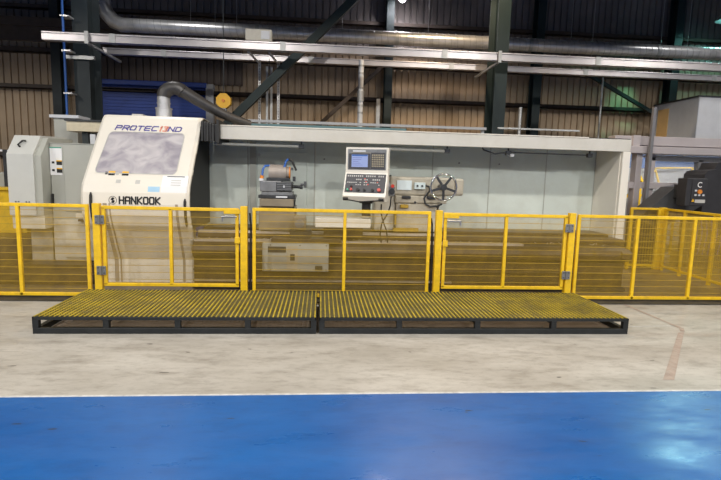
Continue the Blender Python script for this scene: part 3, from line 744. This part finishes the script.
# saddle with toolpost
sd = thing('tool_carriage', 'dark toolpost carriage with blue tubes left of the pendant', 'tool carriage', (-.5, 1.0, .66))
MB().box(-.88, -.36, .86, 1.35, .79, 1.14, .01).build('cross_slide', 'slide', sd)
MB().box(-.86, -.38, .80, 1.35, 1.14, 1.25, .008).build('slide_base', 'slide', sd)
MB().box(-.88, -.36, .82, 1.3, 1.255, 1.30, .004).build('clamp_plate', 'dark', sd)
MB().box(-.84, -.40, .84, 1.28, 1.30, 1.345, .004).build('clamp_plate', 'midgrey', sd)
MB().box(-.86, -.56, .84, 1.25, 1.35, 1.50, .008).build('tool_block', 'midgrey', sd)
tb = MB().box(-.66+.03, -.41, .83, 1.25, 1.36, 1.49, .008).build('tool_block', 'dark', sd)
MB().box(-.53, -.51, .82, .83, 1.41, 1.44).build('mark', 'boxlight', sd, tb)
mb = MB()
for k in range(5): mb.box(-.62, -.42, .822, .832, 1.375+k*.024, 1.385+k*.024)
mb.build('clamp_groove', 'midgrey', sd, tb)
MB().cyl((-.42, .95, 1.425), (-.27, .95, 1.42), .022, 12).cyl((-.30, .95, 1.42), (-.26, .95, 1.42), .03, 12).build('boring_bar', 'dark', sd)
MB().cyl((-.75, 1.05, 1.62), (-.50, 1.05, 1.62), .115, 28).cyl((-.50, 1.05, 1.62), (-.46, 1.05, 1.62), .085, 20).build('motor_drum', 'drum', sd)
MB().cyl((-.46, 1.05, 1.62), (-.445, 1.05, 1.62), .09, 16).build('end_ring', 'orange', sd)
MB().box(-.78, -.45, .95, 1.2, 1.50, 1.545, .004).build('motor_foot', 'dark', sd)
MB().tube([(-.84, .95, 1.56), (-.83, .95, 1.66), (-.80, .97, 1.71), (-.74, 1.0, 1.715)], .016, 8).build('coolant_tube', 'blue_tube', sd)
MB().cyl((-.85, .95, 1.52), (-.84, .95, 1.575), .028, 10).build('tube_fitting', 'orange', sd)
MB().box(-.88, -.82, .92, .98, 1.50, 1.53).build('valve', 'boxlight', sd)
MB().tube([(-.53, .98, 1.70), (-.50, .98, 1.79), (-.47, .98, 1.815)], .016, 8).build('coolant_tube', 'blue_tube', sd)
MB().tube([(-.47, .98, 1.815), (-.42, .98, 1.79), (-.385, .98, 1.72), (-.355, .98, 1.655)], .015, 8).build('nozzle', 'rubber', sd)
MB().box(-.40, -.36, .84, .9, 1.50, 1.57, .004).build('lever', 'dark', sd)
MB().tube([(-.40, .84, 1.27), (-.36, .82, 1.26), (-.37, .82, 1.18), (-.39, .84, 1.12)], .012, 8).build('cable', 'rubber', sd)
MB().box(-.63, -.47, .792, .80, 1.265, 1.29).build('name_strip', 'boxlight', sd)
ap = thing('apron_box', 'grey apron box with small panels hanging in front of the bed', 'apron', (-.31, .45, .27))
MB().box(-.78, .125, .44, .515, .275, .665, .01).build('box_body', 'cabgrey', ap)
MB().box(-.70, -.46, .432, .44, .54, .62).build('recess', 'dark', ap)
MB().box(-.45, -.30, .432, .44, .31, .63).build('hatch', 'beige', ap)
MB().box(-.40, -.34, .425, .432, .43, .52).build('dial', 'dark', ap)
MB().box(-.06, .04, .42, .44, .30, .36, .004).build('clamp', 'dark', ap)
MB().box(-.66, .3, .45, .86, .672, .73, .006).build('saddle_wing', 'bed', ap)
mb = MB()
for x in (-.67, -.27, .09):
    for z in (.64, .3): mb.cyl((x, .44, z), (x, .434, z), .008, 8)
mb.build('bolt', 'dark', ap)
MB().box(-.42, -.12, .55, .8, .73, .84, .006).build('slide_block', 'dark', ap)
MB().box(-.36, -.2, .5, .82, .84, 1.02, .01).build('gear_housing', 'slide', ap)
MB().cyl((-.28, .5, .93), (-.28, .46, .93), .06, 16).build('hand_dial', 'midgrey', ap)

# ------------------------------------------------------------------ pendant
wt = thing('white_tray', 'long white tray box under the control pendant', 'tray', (.31, .7, .88))
MB().box(-.07, .70, .52, .90, .88, 1.01, .012).build('tray_body', 'white', wt)
MB().box(.05, .6, .60, .85, .74, .88).build('pedestal', 'bed', wt)
pt = thing('control_pendant', 'white operator control pendant with blue lit screen and keypad', 'control panel', (.637, .62, 1.025), -.30, local=True)
w0, w1 = -.30, .30
prof = [(-.02, .97), (-.02, .62), (-.17, .30), (-.13, .235), (.10, .235), (.10, .97)]
MB().prism(prof, 'x', w0, w1).build('housing', 'white', pt)
def pf(z):
    if z >= .62: return -.02
    return -.02+(-.15)*(.62-z)/.32
def pplate(x0, x1, z0, z1, off, m, name, parent=None, th=.006):
    vs = []
    for x, z in ((x0, z0), (x1, z0), (x1, z1), (x0, z1)): vs.append((x, pf(z)-off-th, z))
    for x, z in ((x0, z0), (x1, z0), (x1, z1), (x0, z1)): vs.append((x, pf(z)-off+.001, z))
    return MB().add(vs, [(0, 1, 2, 3), (4, 7, 6, 5), (0, 4, 5, 1), (1, 5, 6, 2), (2, 6, 7, 3), (3, 7, 4, 0)]).build(name, m, pt, parent)
pplate(-.27, .27, .665, .945, 0, 'midgrey', 'bezel')
sb = pplate(-.255, .045, .675, .885, .006, 'keypad', 'screen_bezel')
pplate(-.215, .015, .70, .87, .012, 'screen', 'screen', sb, .002)
MB().box(-.21, .01, -.037, -.034, .85, .868).build('title_bar', 'blue_tube', pt, sb)
mb = MB()
for k in range(5): mb.box(-.20, -.20+random.uniform(.08, .18), -.036, -.034, .825-k*.025, .829-k*.025)
mb.build('screen_text', 'navy', pt, sb)
kb = pplate(.055, .255, .675, .90, .006, 'keypad', 'key_panel')
mb = MB()
for r in range(6):
    for c in range(7): mb.box(.072+c*.025, .090+c*.025, -.038, -.032, .705+r*.030, .726+r*.030)
mb.build('key', 'keytan', pt, kb)
pplate(-.20, -.02, .908, .93, .006, 'boxlight', 'name_strip')
pplate(-.22, .10, .892, .898, .006, 'keytan', 'gold_line')
lp = pplate(-.28, .28, .352, .605, 0, 'keypad', 'operator_panel')
def zk(z): return .352+(z-.275)*.765
def fkey(mb, x, z, w, h):
    z = zk(z); h *= .85
    mb.add([(x, pf(z)-.012, z), (x+w, pf(z)-.012, z), (x+w, pf(z+h)-.012, z+h), (x, pf(z+h)-.012, z+h)], [(0, 1, 2, 3)])
def pkey(*a): mb = MB(); fkey(mb, *a); mb.build('key', 'key', pt, lp)
for c in range(18):
    if c not in (8, 14): pkey(-.26+c*.029, .555, .017, .025)
for c in (4, 5, 6, 8, 9, 12, 13, 14, 15): pkey(-.25+c*.029, .495, .02, .02)
for c in (0, 1, 2, 3, 4, 6, 8, 9, 11, 12, 13, 14): pkey(-.26+c*.030, .445, .022, .014)
for c in (4, 5, 6, 8, 9, 15): pkey(-.25+c*.029, .405, .018, .016)

for x, z in ((-.02, .51), (.16, .45), (.0, .46), (.03, .41), (-.20, .36)): mb = MB(); fkey(mb, x, z, .02, .018); mb.build('red_key', 'red_btn', pt, lp)
for x, z, m, r in ((-.235, .315, 'green_btn', .014), (-.185, .32, 'red_btn', .016), (-.09, .315, 'rubber', .02), (0., .315, 'rubber', .016), (.115, .315, 'rubber', .018), (.205, .32, 'red_btn', .024), (-.19, .38, 'rubber', .014)):
    z = zk(z); MB().cyl((x, pf(z)-.004, z), (x, pf(z)-.03, z+.012), r, 16).build('knob', m, pt, lp)
for x in (-.26, .24): MB().cyl((x-.035, -.145, .262), (x+.035, -.145, .262), .024, 12).build('handle_end', 'rubber', pt)
MB().tube([(-.24, -.155, .25), (-.05, -.18, .225), (.22, -.155, .25)], .009, 8).build('grab_bar', 'rubber', pt)
MB().box(-.09, .09, -.03, .07, .20, .237).build('swivel_plate', 'dark', pt)
MB().box(-.055, .055, -.02, .06, 0.0, .205).build('post', 'rubber', pt)
MB().cyl((0, .02, -.0), (0, .02, .02), .08, 16).build('post_base', 'beige', pt)
hc = thing('hand_controller', 'small dark hand controller with red button hanging beside the pendant', 'controller', (1.0, .62, 1.3))
MB().box(.935, 1.035, .60, .67, 1.33, 1.47, .012).build('body', 'midgrey', hc)
MB().cyl((.99, .6, 1.40), (.99, .575, 1.40), .042, 16).build('dial', 'dark', hc)
MB().cyl((1.0, .6, 1.475), (1.0, .58, 1.475), .024, 12).build('red_button', 'red_btn', hc)
MB().box(.93, .97, .62, .68, 1.45, 1.52).build('hook', 'steel', hc)
MB().tube([(.99, .63, 1.33), (.98, .62, 1.2), (.95, .6, 1.1), (.86, .56, .95), (.84, .55, .8), (.86, .56, .68)], .010, 8).build('coiled_cord', 'rubber', hc)
solo(MB().tube([(.85, .58, 1.22), (.845, .58, 1.1), (.88, .57, .98), (.93, .56, .85), (.95, .55, .68)], .010, 8), 'pendant_cable', 'rubber', 'black cable hanging down from the right corner of the pendant', 'cable')

# ------------------------------------------------------------------ tailstock
ts = thing('tailstock', 'beige tailstock with round handwheel on the bed right of the pendant', 'tailstock', (1.5, 1.1, .75))
MB().box(1.02, 2.0, 1.0, 1.4, 1.335, 1.61, .03).build('body', 'beige', ts)
MB().box(2.0, 2.14, 1.02, 1.38, 1.345, 1.60, .03).build('end_housing', 'beige', ts)
MB().cyl((.90, 1.2, 1.56), (1.06, 1.2, 1.56), .07, 24).build('quill', 'dark', ts)
MB().cyl((.84, 1.2, 1.50), (.92, 1.2, 1.50), .05, 16, r2=.09).build('quill_end', 'steel', ts)
MB().box(1.10, 1.88, .98, 1.42, 1.22, 1.335, .02).build('underbody', 'beige', ts)
MB().box(1.12, 1.78, 1.0, 1.45, .79, 1.22, .02).build('base', 'beige', ts)
MB().box(.80, 1.12, 1.05, 1.4, .79, 1.34, .03).build('front_housing', 'ivory_dirty', ts)
for a, b in ((1.20, 1.33), (1.58, 1.70)): MB().box(a, b, .955, .99, 1.285, 1.33, .006).build('clamp_block', 'dark', ts)
MB().box(1.12, 1.34, .985, 1.0, 1.415, 1.555).build('name_plate', 'plate', ts)
sw = MB().box(1.375, 1.54, .95, 1.0, 1.43, 1.53, .008).build('switch_box', 'swbox', ts)
for x in (1.42, 1.49): MB().cyl((x, .95, 1.48), (x, .935, 1.48), .014, 12).build('button', 'rubber', ts, sw)
MB().tube([(1.54, .97, 1.49), (1.60, .95, 1.47), (1.61, .95, 1.41), (1.57, .96, 1.36), (1.53, .96, 1.30), (1.55, .96, 1.22), (1.62, .95, 1.18), (1.74, .95, 1.19), (1.80, .95, 1.22)], .014, 8).build('cable', 'dark', ts)
MB().cyl((1.2, 1.2, 1.585), (1.2, 1.2, 1.60), .03, 12).cyl((1.58, 1.2, 1.585), (1.58, 1.2, 1.61), .05, 16).build('cap', 'beige', ts)
MB().box(1.18, 1.30, .96, 1.0, 1.15, 1.20, .004).build('lock_lever', 'wire', ts)
MB().cyl((1.40, 1.0, 1.235), (1.40, .975, 1.235), .018, 10).build('bolt', 'dark', ts)
MB().box(1.08, 1.46, .95, 1.0, .80, .85).build('yellow_guard', 'wire', ts)
MB().box(1.10, 1.125, .95, 1.0, .90, 1.08).build('yellow_guard', 'wire', ts)
wc = Vector((1.775, .80, 1.47))
hw = MB().torus(wc, .19, .014, (0, 1, 0)).build('handwheel', 'chrome', ts)
mb = MB().cyl(wc+Vector((0, -.03, 0)), wc+Vector((0, .2, 0)), .045, 20)
for k in range(5):
    a = PI/2+.30+2*PI*k/5 if False else -PI/2+2*PI*k/5; mb.bar(wc+Vector((0, 0, 0)), wc+Vector((.19*math.cos(a), 0, .19*math.sin(a))), .034, .022, up=(0, 1, 0))
mb.build('spokes', 'dark', ts, hw)
MB().cyl((1.72, .9, 1.14), (1.72, .86, 1.18), .012, 8).cyl((1.715, .87, 1.17), (1.715, .87, 1.20), .02, 10).build('lever_knob', 'rubber', ts)

# ------------------------------------------------------------------ left cabinets
ca = thing('electrical_cabinet', 'light grey cabinet with sloping top and black handle at far left', 'cabinet', (-4.2, 1.2, 0))
MB().prism([(1.0, .93), (1.0, 1.78), (1.22, 2.05), (1.95, 2.08), (1.95, .93)], 'x', -4.34, -3.99).build('body', 'cablight', ca)
MB().prism([(1.03, .93), (1.03, 1.76), (1.24, 2.02), (1.95, 2.05), (1.95, .93)], 'x', -3.99, -3.90).build('side_panel', 'cabgrey', ca)
MB().box(-4.33, -3.90, 1.04, 1.9, .74, .93).build('lower_box', 'ivory_dirty', ca)
MB().box(-4.25, -3.95, 1.32, 1.9, 0, .74).build('foot', 'beige', ca)
MB().tube([(-4.20, 1.10, 1.87), (-4.205, 1.05, 1.91), (-4.17, 1.10, 1.97), (-4.15, 1.14, 1.97)], .013, 8).build('handle', 'rubber', ca)
mb = MB()
for x in (-4.25, -4.21, -4.11, -4.07): mb.cyl((x, 1.0, 1.12), (x, .99, 1.12), .009, 8)
mb.build('bolt', 'dark', ca)
cb = thing('electrical_cabinet', 'wide grey cabinet with warning stickers between sloping cabinet and white cover', 'cabinet', (-3.5, 1.4, 0))
MB().box(-3.89, -3.16, 1.25, 1.95, .86, 1.95, .008).build('body', 'cabgrey', cb)
MB().box(-3.89, -3.16, 1.25, 1.95, .25, .86, .008).build('lower_body', 'ivory_dirty', cb)
MB().box(-3.89, -3.16, 1.24, 1.95, 1.95, 1.96).build('roof', 'cabgrey', cb)
MB().box(-3.7, -3.17, 1.232, 1.25, .98, 1.93, .004).build('door', 'cabgrey', cb)
MB().box(-3.72, -3.17, 1.22, 1.25, .30, .84, .004).build('lower_door', 'ivory_dirty', cb)
MB().box(-3.885, -3.86, 1.215, 1.25, 1.08, 1.23, .006).build('handle', 'rubber', cb)
lb = MB().box(-3.89, -3.725, 1.242, 1.25, 1.50, 1.90).build('notice', 'paper', cb)
MB().box(-3.89, -3.725, 1.239, 1.243, 1.885, 1.90).build('green_strip', 'green_print', cb, lb)
for z in (1.535, 1.645):
    MB().box(-3.80, -3.725, 1.238, 1.243, z, z+.065).build('warning_label', 'print', cb, lb); MB().box(-3.80, -3.725, 1.235, 1.239, z+.052, z+.068).build('yellow_band', 'yellow_plain', cb, lb)
    MB().box(-3.865, -3.83, 1.238, 1.243, z+.02, z+.05).build('symbol', 'print', cb, lb)
MB().box(-3.40, -3.22, 1.226, 1.233, 1.07, 1.14).box(-3.38, -3.25, 1.226, 1.233, 1.17, 1.23).build('faded_label', 'greyprint', cb)
MB().box(-3.46, -3.17, 1.0, 1.25, .90, .97, .006).build('cable_shelf', 'ivory_dirty', cb)
MB().box(-3.5, -3.17, 1.15, 1.25, .84, .87).build('trim_strip', 'girt', cb)
MB().box(-3.95, -3.18, 1.35, 1.9, 0, .25).build('plinth', 'bed', cb)
mb = MB().prism([(.7, .004), (.7, .14), (.95, .16), (.95, .24), (1.3, .24), (1.3, .004)], 'x', -5.0, -3.14)
solo(mb, 'cast_plinth', 'bed', 'brown oily stepped machine base in front of the grey cabinets', 'machine base')
solo(MB().box(-5.5, -4.45, 1.7, 2.3, .004, .52, .02), 'storage_crate', 'bed', 'brown crate on the floor at the far left behind the fence', 'crate')
# bits behind
t = thing('storage_locker', 'grey locker with pale top edge behind the sloping cabinet', 'cabinet', (-4.4, 2.8, 0))
MB().box(-4.50, -4.12, 2.62, 3.0, 0, 2.44).build('body', 'cabgrey', t); MB().box(-4.55, -4.08, 2.58, 3.02, 2.44, 2.49).build('top', 'boxlight', t)
t = thing('beige_housing', 'beige horizontal housing between the grey locker and the white cover', 'housing', (-3.8, 2.2, 2.16))
MB().box(-4.10, -3.15, 2.2, 2.5, 2.20, 2.36, .004).build('body', 'creamy', t)
MB().box(-4.12, -3.15, 2.17, 2.5, 2.36, 2.385).build('lid', 'dark', t)
MB().box(-3.9, -3.8, 2.28, 2.36, 0, 2.2).build('leg', 'column_grey', t); MB().box(-3.74, -3.66, 2.2, 2.24, 1.97, 2.16).build('switch_box', 'boxlight', t)
t = thing('workbench_machine', 'pale grey machine body cut off by the left picture edge', 'machine', (-5.9, 3.2, 0))
MB().box(-7.2, -5.55, 3.1, 3.9, 0, 1.5, .03).build('body', 'cabgrey', t); MB().cyl((-8, 3.05, 1.88), (-5.5, 3.05, 1.88), .02, 10).build('rail', 'boxlight', t)
MB().box(-5.6, -5.52, 3.03, 3.1, 0, 1.9).build('upright', 'dark', t)

# ------------------------------------------------------------------ right: neighbouring machine
gf = thing('portal_guard', 'mauve white frame structure of the neighbouring machine at right', 'frame', (7.5, 3.3, 0))
MB().box(5.75, 10.5, 3.2, 3.45, 2.35, 2.53, .01).build('top_beam', 'alu', gf)
MB().box(5.75, 10.5, 3.12, 3.5, 2.19, 2.33, .01).build('lower_beam', 'alu', gf)
MB().box(6.25, 6.37, 3.22, 3.4, 0, 2.19, .006).build('post', 'alu', gf)
MB().box(6.58, 6.70, 3.3, 3.45, 1.1, 2.19, .006).build('post', 'alu', gf)
MB().box(6.36, 6.42, 3.0, 3.07, 0, 3.06, .006).build('tall_post', 'alugrey', gf)
MB().box(6.1, 6.25, 3.16, 3.2, 2.33, 2.54).build('post_cap', 'alu', gf)
MB().box(5.75, 7.2, 3.24, 3.38, 1.50, 1.63, .006).build('mid_rail', 'alu', gf)
MB().box(6.6, 10.4, 3.3, 3.42, 2.06, 2.14, .006).build('window_rail', 'alugrey', gf)
MB().box(7.62, 7.72, 3.3, 3.42, 1.5, 2.1).build('window_post', 'alugrey', gf)
MB().box(6.62, 10.4, 3.40, 3.41, 1.1, 2.06).build('window_pane', 'poly', gf)
MB().box(6.2, 10.4, 4.6, 4.65, .2, 1.95).build('back_panel', 'palepanel', gf)
MB().box(6.3, 10.4, 4.55, 4.62, 1.95, 2.3).build('blue_panel', 'bluepanel', gf)
MB().box(5.95, 6.4, 4.2, 4.25, 1.2, 2.1).build('grey_panel', 'boxgrey', gf)
MB().box(5.95, 6.4, 4.18, 4.2, 1.98, 2.12).build('tan_strip', 'tanpanel', gf)
lad = thing('yellow_gantry', 'yellow tubular ladder frame seen through the hazy machine window', 'ladder', (7.3, 4.2, 0))
mb = MB().bar((6.7, 4.3, 1.2), (7.4, 4.3, 1.9), .035, .035).bar((6.9, 4.3, 2.0), (7.35, 4.3, 1.3), .05, .05).bar((7.4, 4.3, 1.95), (8.3, 4.3, 1.98), .03, .03).bar((8.3, 4.3, 1.98), (7.95, 4.3, 1.4), .03, .03).bar((7.4, 4.3, 1.95), (7.6, 4.3, 1.4), .03, .03).bar((6.78, 4.3, 1.6), (7.2, 4.3, 1.3), .03, .03)
mb.bar((7.1, 4.3, 1.5), (7.1, 4.3, 0), .04, .04).bar((7.95, 4.3, 1.45), (7.95, 4.3, 0), .04, .04)
mb.build('tube_frame', 'yellow', lad)
bx = thing('machine_head_box', 'large pale grey box on top of the frame beam at right', 'machine housing', (8.6, 4.4, 2.53))
MB().box(7.75, 10.3, 3.62, 5.0, 2.535, 3.40).build('body', 'boxlight', bx)
MB().box(7.735, 7.75, 3.62, 5.0, 2.535, 3.40).build('side_sheet', 'boxgrey', bx)
MB().box(7.72, 7.735, 4.5, 4.85, 2.6, 3.28).build('tan_hatch', 'tanpanel', bx)
MB().box(7.71, 10.3, 3.60, 5.02, 3.40, 3.43).build('lid', 'dark', bx)
MB().box(8.0, 8.12, 4.6, 4.75, 3.43, 3.48).build('roof_knob', 'tanpanel', bx)
cv = thing('chip_conveyor', 'black chip conveyor with sloping chute behind the yellow side fence', 'conveyor', (7.3, 2.7, 0))
MB().prism([(7.18, .3), (7.14, 1.80), (7.20, 1.87), (7.36, 1.90), (10.5, 2.05), (10.5, .3)], 'y', 2.5, 3.05).build('head_housing', 'anthracite', cv)
MB().prism([(7.40, 1.90), (7.45, 2.03), (10.5, 2.15), (10.5, 2.03)], 'y', 2.6, 3.0).build('top_cover', 'anthracite', cv)
MB().prism([(5.95, .95), (6.62, 1.55), (7.17, 1.62), (7.17, 1.2), (6.4, .75)], 'y', 2.55, 2.95).build('chute', 'anthracite_ramp', cv)
MB().prism([(5.95, .95), (6.4, .75), (6.5, 0), (5.95, 0)], 'y', 2.6, 2.9).build('chute_foot', 'anthracite', cv)
MB().box(7.0, 10.4, 2.55, 3.0, 0, .3).build('base', 'anthracite', cv)
cx_ = MB().box(6.56, 6.95, 2.18, 2.42, 1.22, 1.72, .01).build('control_box', 'anthracite', cv)
MB().box(6.655, 6.94, 2.168, 2.18, 1.235, 1.705, .003).build('box_door', 'anthracite', cv, cx_)
mb = MB()
for k in range(14):
    a0, a1 = [PI*.25+PI*1.5*(k+i)/14 for i in (0, 1)]
    mb.add([(6.805+.052*math.cos(a0), 2.164, 1.605+.05*math.sin(a0)), (6.805+.052*math.cos(a1), 2.164, 1.605+.05*math.sin(a1)), (6.805+.036*math.cos(a1), 2.164, 1.605+.034*math.sin(a1)), (6.805+.036*math.cos(a0), 2.164, 1.605+.034*math.sin(a0))], [(0, 1, 2, 3)])
mb.build('logo', 'paper', cv, cx_)
MB().cyl((6.80, 2.165, 1.48), (6.80, 2.14, 1.48), .04, 14).build('knob', 'orange', cv, cx_)
for x, z in ((6.73, 1.50), (6.73, 1.42), (6.80, 1.42), (6.88, 1.42)): MB().box(x-.018, x+.018, 2.155, 2.168, z-.016, z+.016).build('button', 'boxlight', cv, cx_)
MB().box(6.73, 6.925, 2.16, 2.168, 1.28, 1.34).build('type_plate', 'greyprint', cv, cx_)
MB().prism([(6.67, 1.30), (6.72, 1.30), (6.695, 1.35)], 'y', 2.16, 2.168).build('warning_triangle', 'yellow_plain', cv, cx_)
MB().box(6.6, 6.75, 2.42, 2.56, 1.35, 1.6).build('box_bracket', 'dark', cv)
mb = MB()
for k in range(9): mb.tube([(7.0+k*.10, 2.42, .98), (7.0+k*.1+.02, 2.38, .7), (7.0+k*.1, 2.42, .3)], .012, 6)
mb.build('cable_bundle', 'navy', cv)

# ------------------------------------------------------------------ lamps
def highbay(x, y, z, m, label):
    t = thing('high_bay_lamp', label, 'lamp', (x, y, z))
    MB().cyl((x, y, z+.02), (x, y, z+.30), .24, 28, r2=.07, cap=False).build('reflector', 'galvdull', t)
    MB().cyl((x, y, z+.3), (x, y, z+.5), .08, 16).build('gear_case', 'dark', t)
    MB().cyl((x, y, z+.5), (x, y, 8.0), .012, 8).build('suspension_rod', 'dark', t)
    MB().cyl((x, y, z-.05), (x, y, z+.22), .08, 16, r2=.06).cyl((x, y, z-.10), (x, y, z-.05), .03, 16, r2=.08).build('bulb', m, t)
    return t
highbay(1.82, 5.75, 5.74, 'lamp', 'glaring high bay lamp hanging high above the pendant')
highbay(9.75, 5.6, 5.55, 'lamp_teal', 'teal glowing high bay lamp at the upper right corner')

def spot(name, x, y, z, col, e, tgt=None, cone=157, blend=.12, size=.14):
    l = bpy.data.lights.new(name, 'SPOT'); l.color = col; l.energy = e; l.spot_size = math.radians(cone); l.spot_blend = blend; l.shadow_soft_size = size
    o = bpy.data.objects.new(name, l); COL.objects.link(o); o.location = (x, y, z)
    if tgt: o.rotation_euler = (Vector(tgt)-Vector((x, y, z))).to_track_quat('-Z', 'Y').to_euler()
    return o
WARM = (1, .94, .86); NEU = (1, .98, .96)
K = .55
for x in (-10, -3.9, 2.4, 8.6): spot('high_bay_and_fill_light', x, -9.0, 6.2, NEU, 1500*K)
for x in (-8.2, -1.8, 4.2, 10): spot('high_bay_and_fill_light', x, -3.0, 6.2, WARM, 900*K)
for x in (-10, -2.5, 5, 12): spot('high_bay_and_fill_light', x, -16, 6.2, NEU, 1500*K)
spot('high_bay_and_fill_light', 1.82, 5.7, 5.70, (1, .93, .98), 150*K)
spot('high_bay_and_fill_light', 9.75, 5.5, 5.52, (.35, 1, .9), 60)
spot('high_bay_and_fill_light', 9.6, 5.4, 5.5, (.55, 1, .95), 260, tgt=(3.55, -2.2, 0), cone=11, blend=.3)  # narrow beam added to throw the teal pool on the floor
spot('high_bay_and_fill_light', 8.2, 5.15, 5.4, (.25, 1, .62), 150, tgt=(7.8, 6.5, 3.45), cone=22, blend=.2)  # spot added to make the green patch on the cladding
for x in (-9.5, -3.2, 2.8, 8.8): spot('high_bay_and_fill_light', x, 2.75, 6.2, (NEU if x < -2 or x > 8 else (1, .76, .50)), 170 if x < -2 or x > 8 else 460, cone=126, blend=.3)  # extra row added to brighten the back cladding

t = thing('machine_fill_light', 'added slim fill lamp inside the neighbouring machine frame', 'lamp', (8.3, 3.7, 2.1))  # unseen lamp added to brighten the panel behind the window
MB().box(6.7, 10.2, 3.62, 3.70, 2.14, 2.19).build('fill_body', 'boxlight', t)
al = bpy.data.lights.new('fill_area', 'AREA'); al.shape = 'RECTANGLE'; al.size = 3.2; al.size_y = .06; al.energy = 38; al.color = (.95, .97, 1)
ao = bpy.data.objects.new('fill_area', al); COL.objects.link(ao); ao.location = (8.4, 3.66, 2.13); ao.rotation_euler = (math.radians(35), 0, 0)
w = bpy.data.worlds.new('World'); S.world = w; w.use_nodes = True
w.node_tree.nodes['Background'].inputs[0].default_value = (.8, .85, 1, 1); w.node_tree.nodes['Background'].inputs[1].default_value = .02

# ------------------------------------------------------------------ camera
cam = bpy.data.cameras.new('camera'); co = bpy.data.objects.new('camera', cam); COL.objects.link(co)
cam.sensor_fit = 'HORIZONTAL'; cam.sensor_width = 36; cam.lens = 498.8/721*36; cam.clip_start = .05
p, y, r = .1273, .0819, .0264
f = Vector((math.sin(y)*math.cos(p), math.cos(y)*math.cos(p), -math.sin(p))); ri = Vector((math.cos(y), -math.sin(y), 0)); u = ri.cross(f)
r2 = ri*math.cos(r)+u*math.sin(r); u2 = u*math.cos(r)-ri*math.sin(r)
co.matrix_world = Matrix(((r2.x, u2.x, -f.x, 0), (r2.y, u2.y, -f.y, -6.353), (r2.z, u2.z, -f.z, 1.6), (0, 0, 0, 1)))
S.camera = co
S.view_settings.view_transform = 'Standard'; S.view_settings.look = 'None'; S.view_settings.exposure = 0.08; S.view_settings.gamma = 1
S.view_settings.use_curve_mapping = False
S.cycles.max_bounces = 6; S.cycles.transparent_max_bounces = 12; S.cycles.use_denoising = True
S.cycles.sample_clamp_indirect = 6
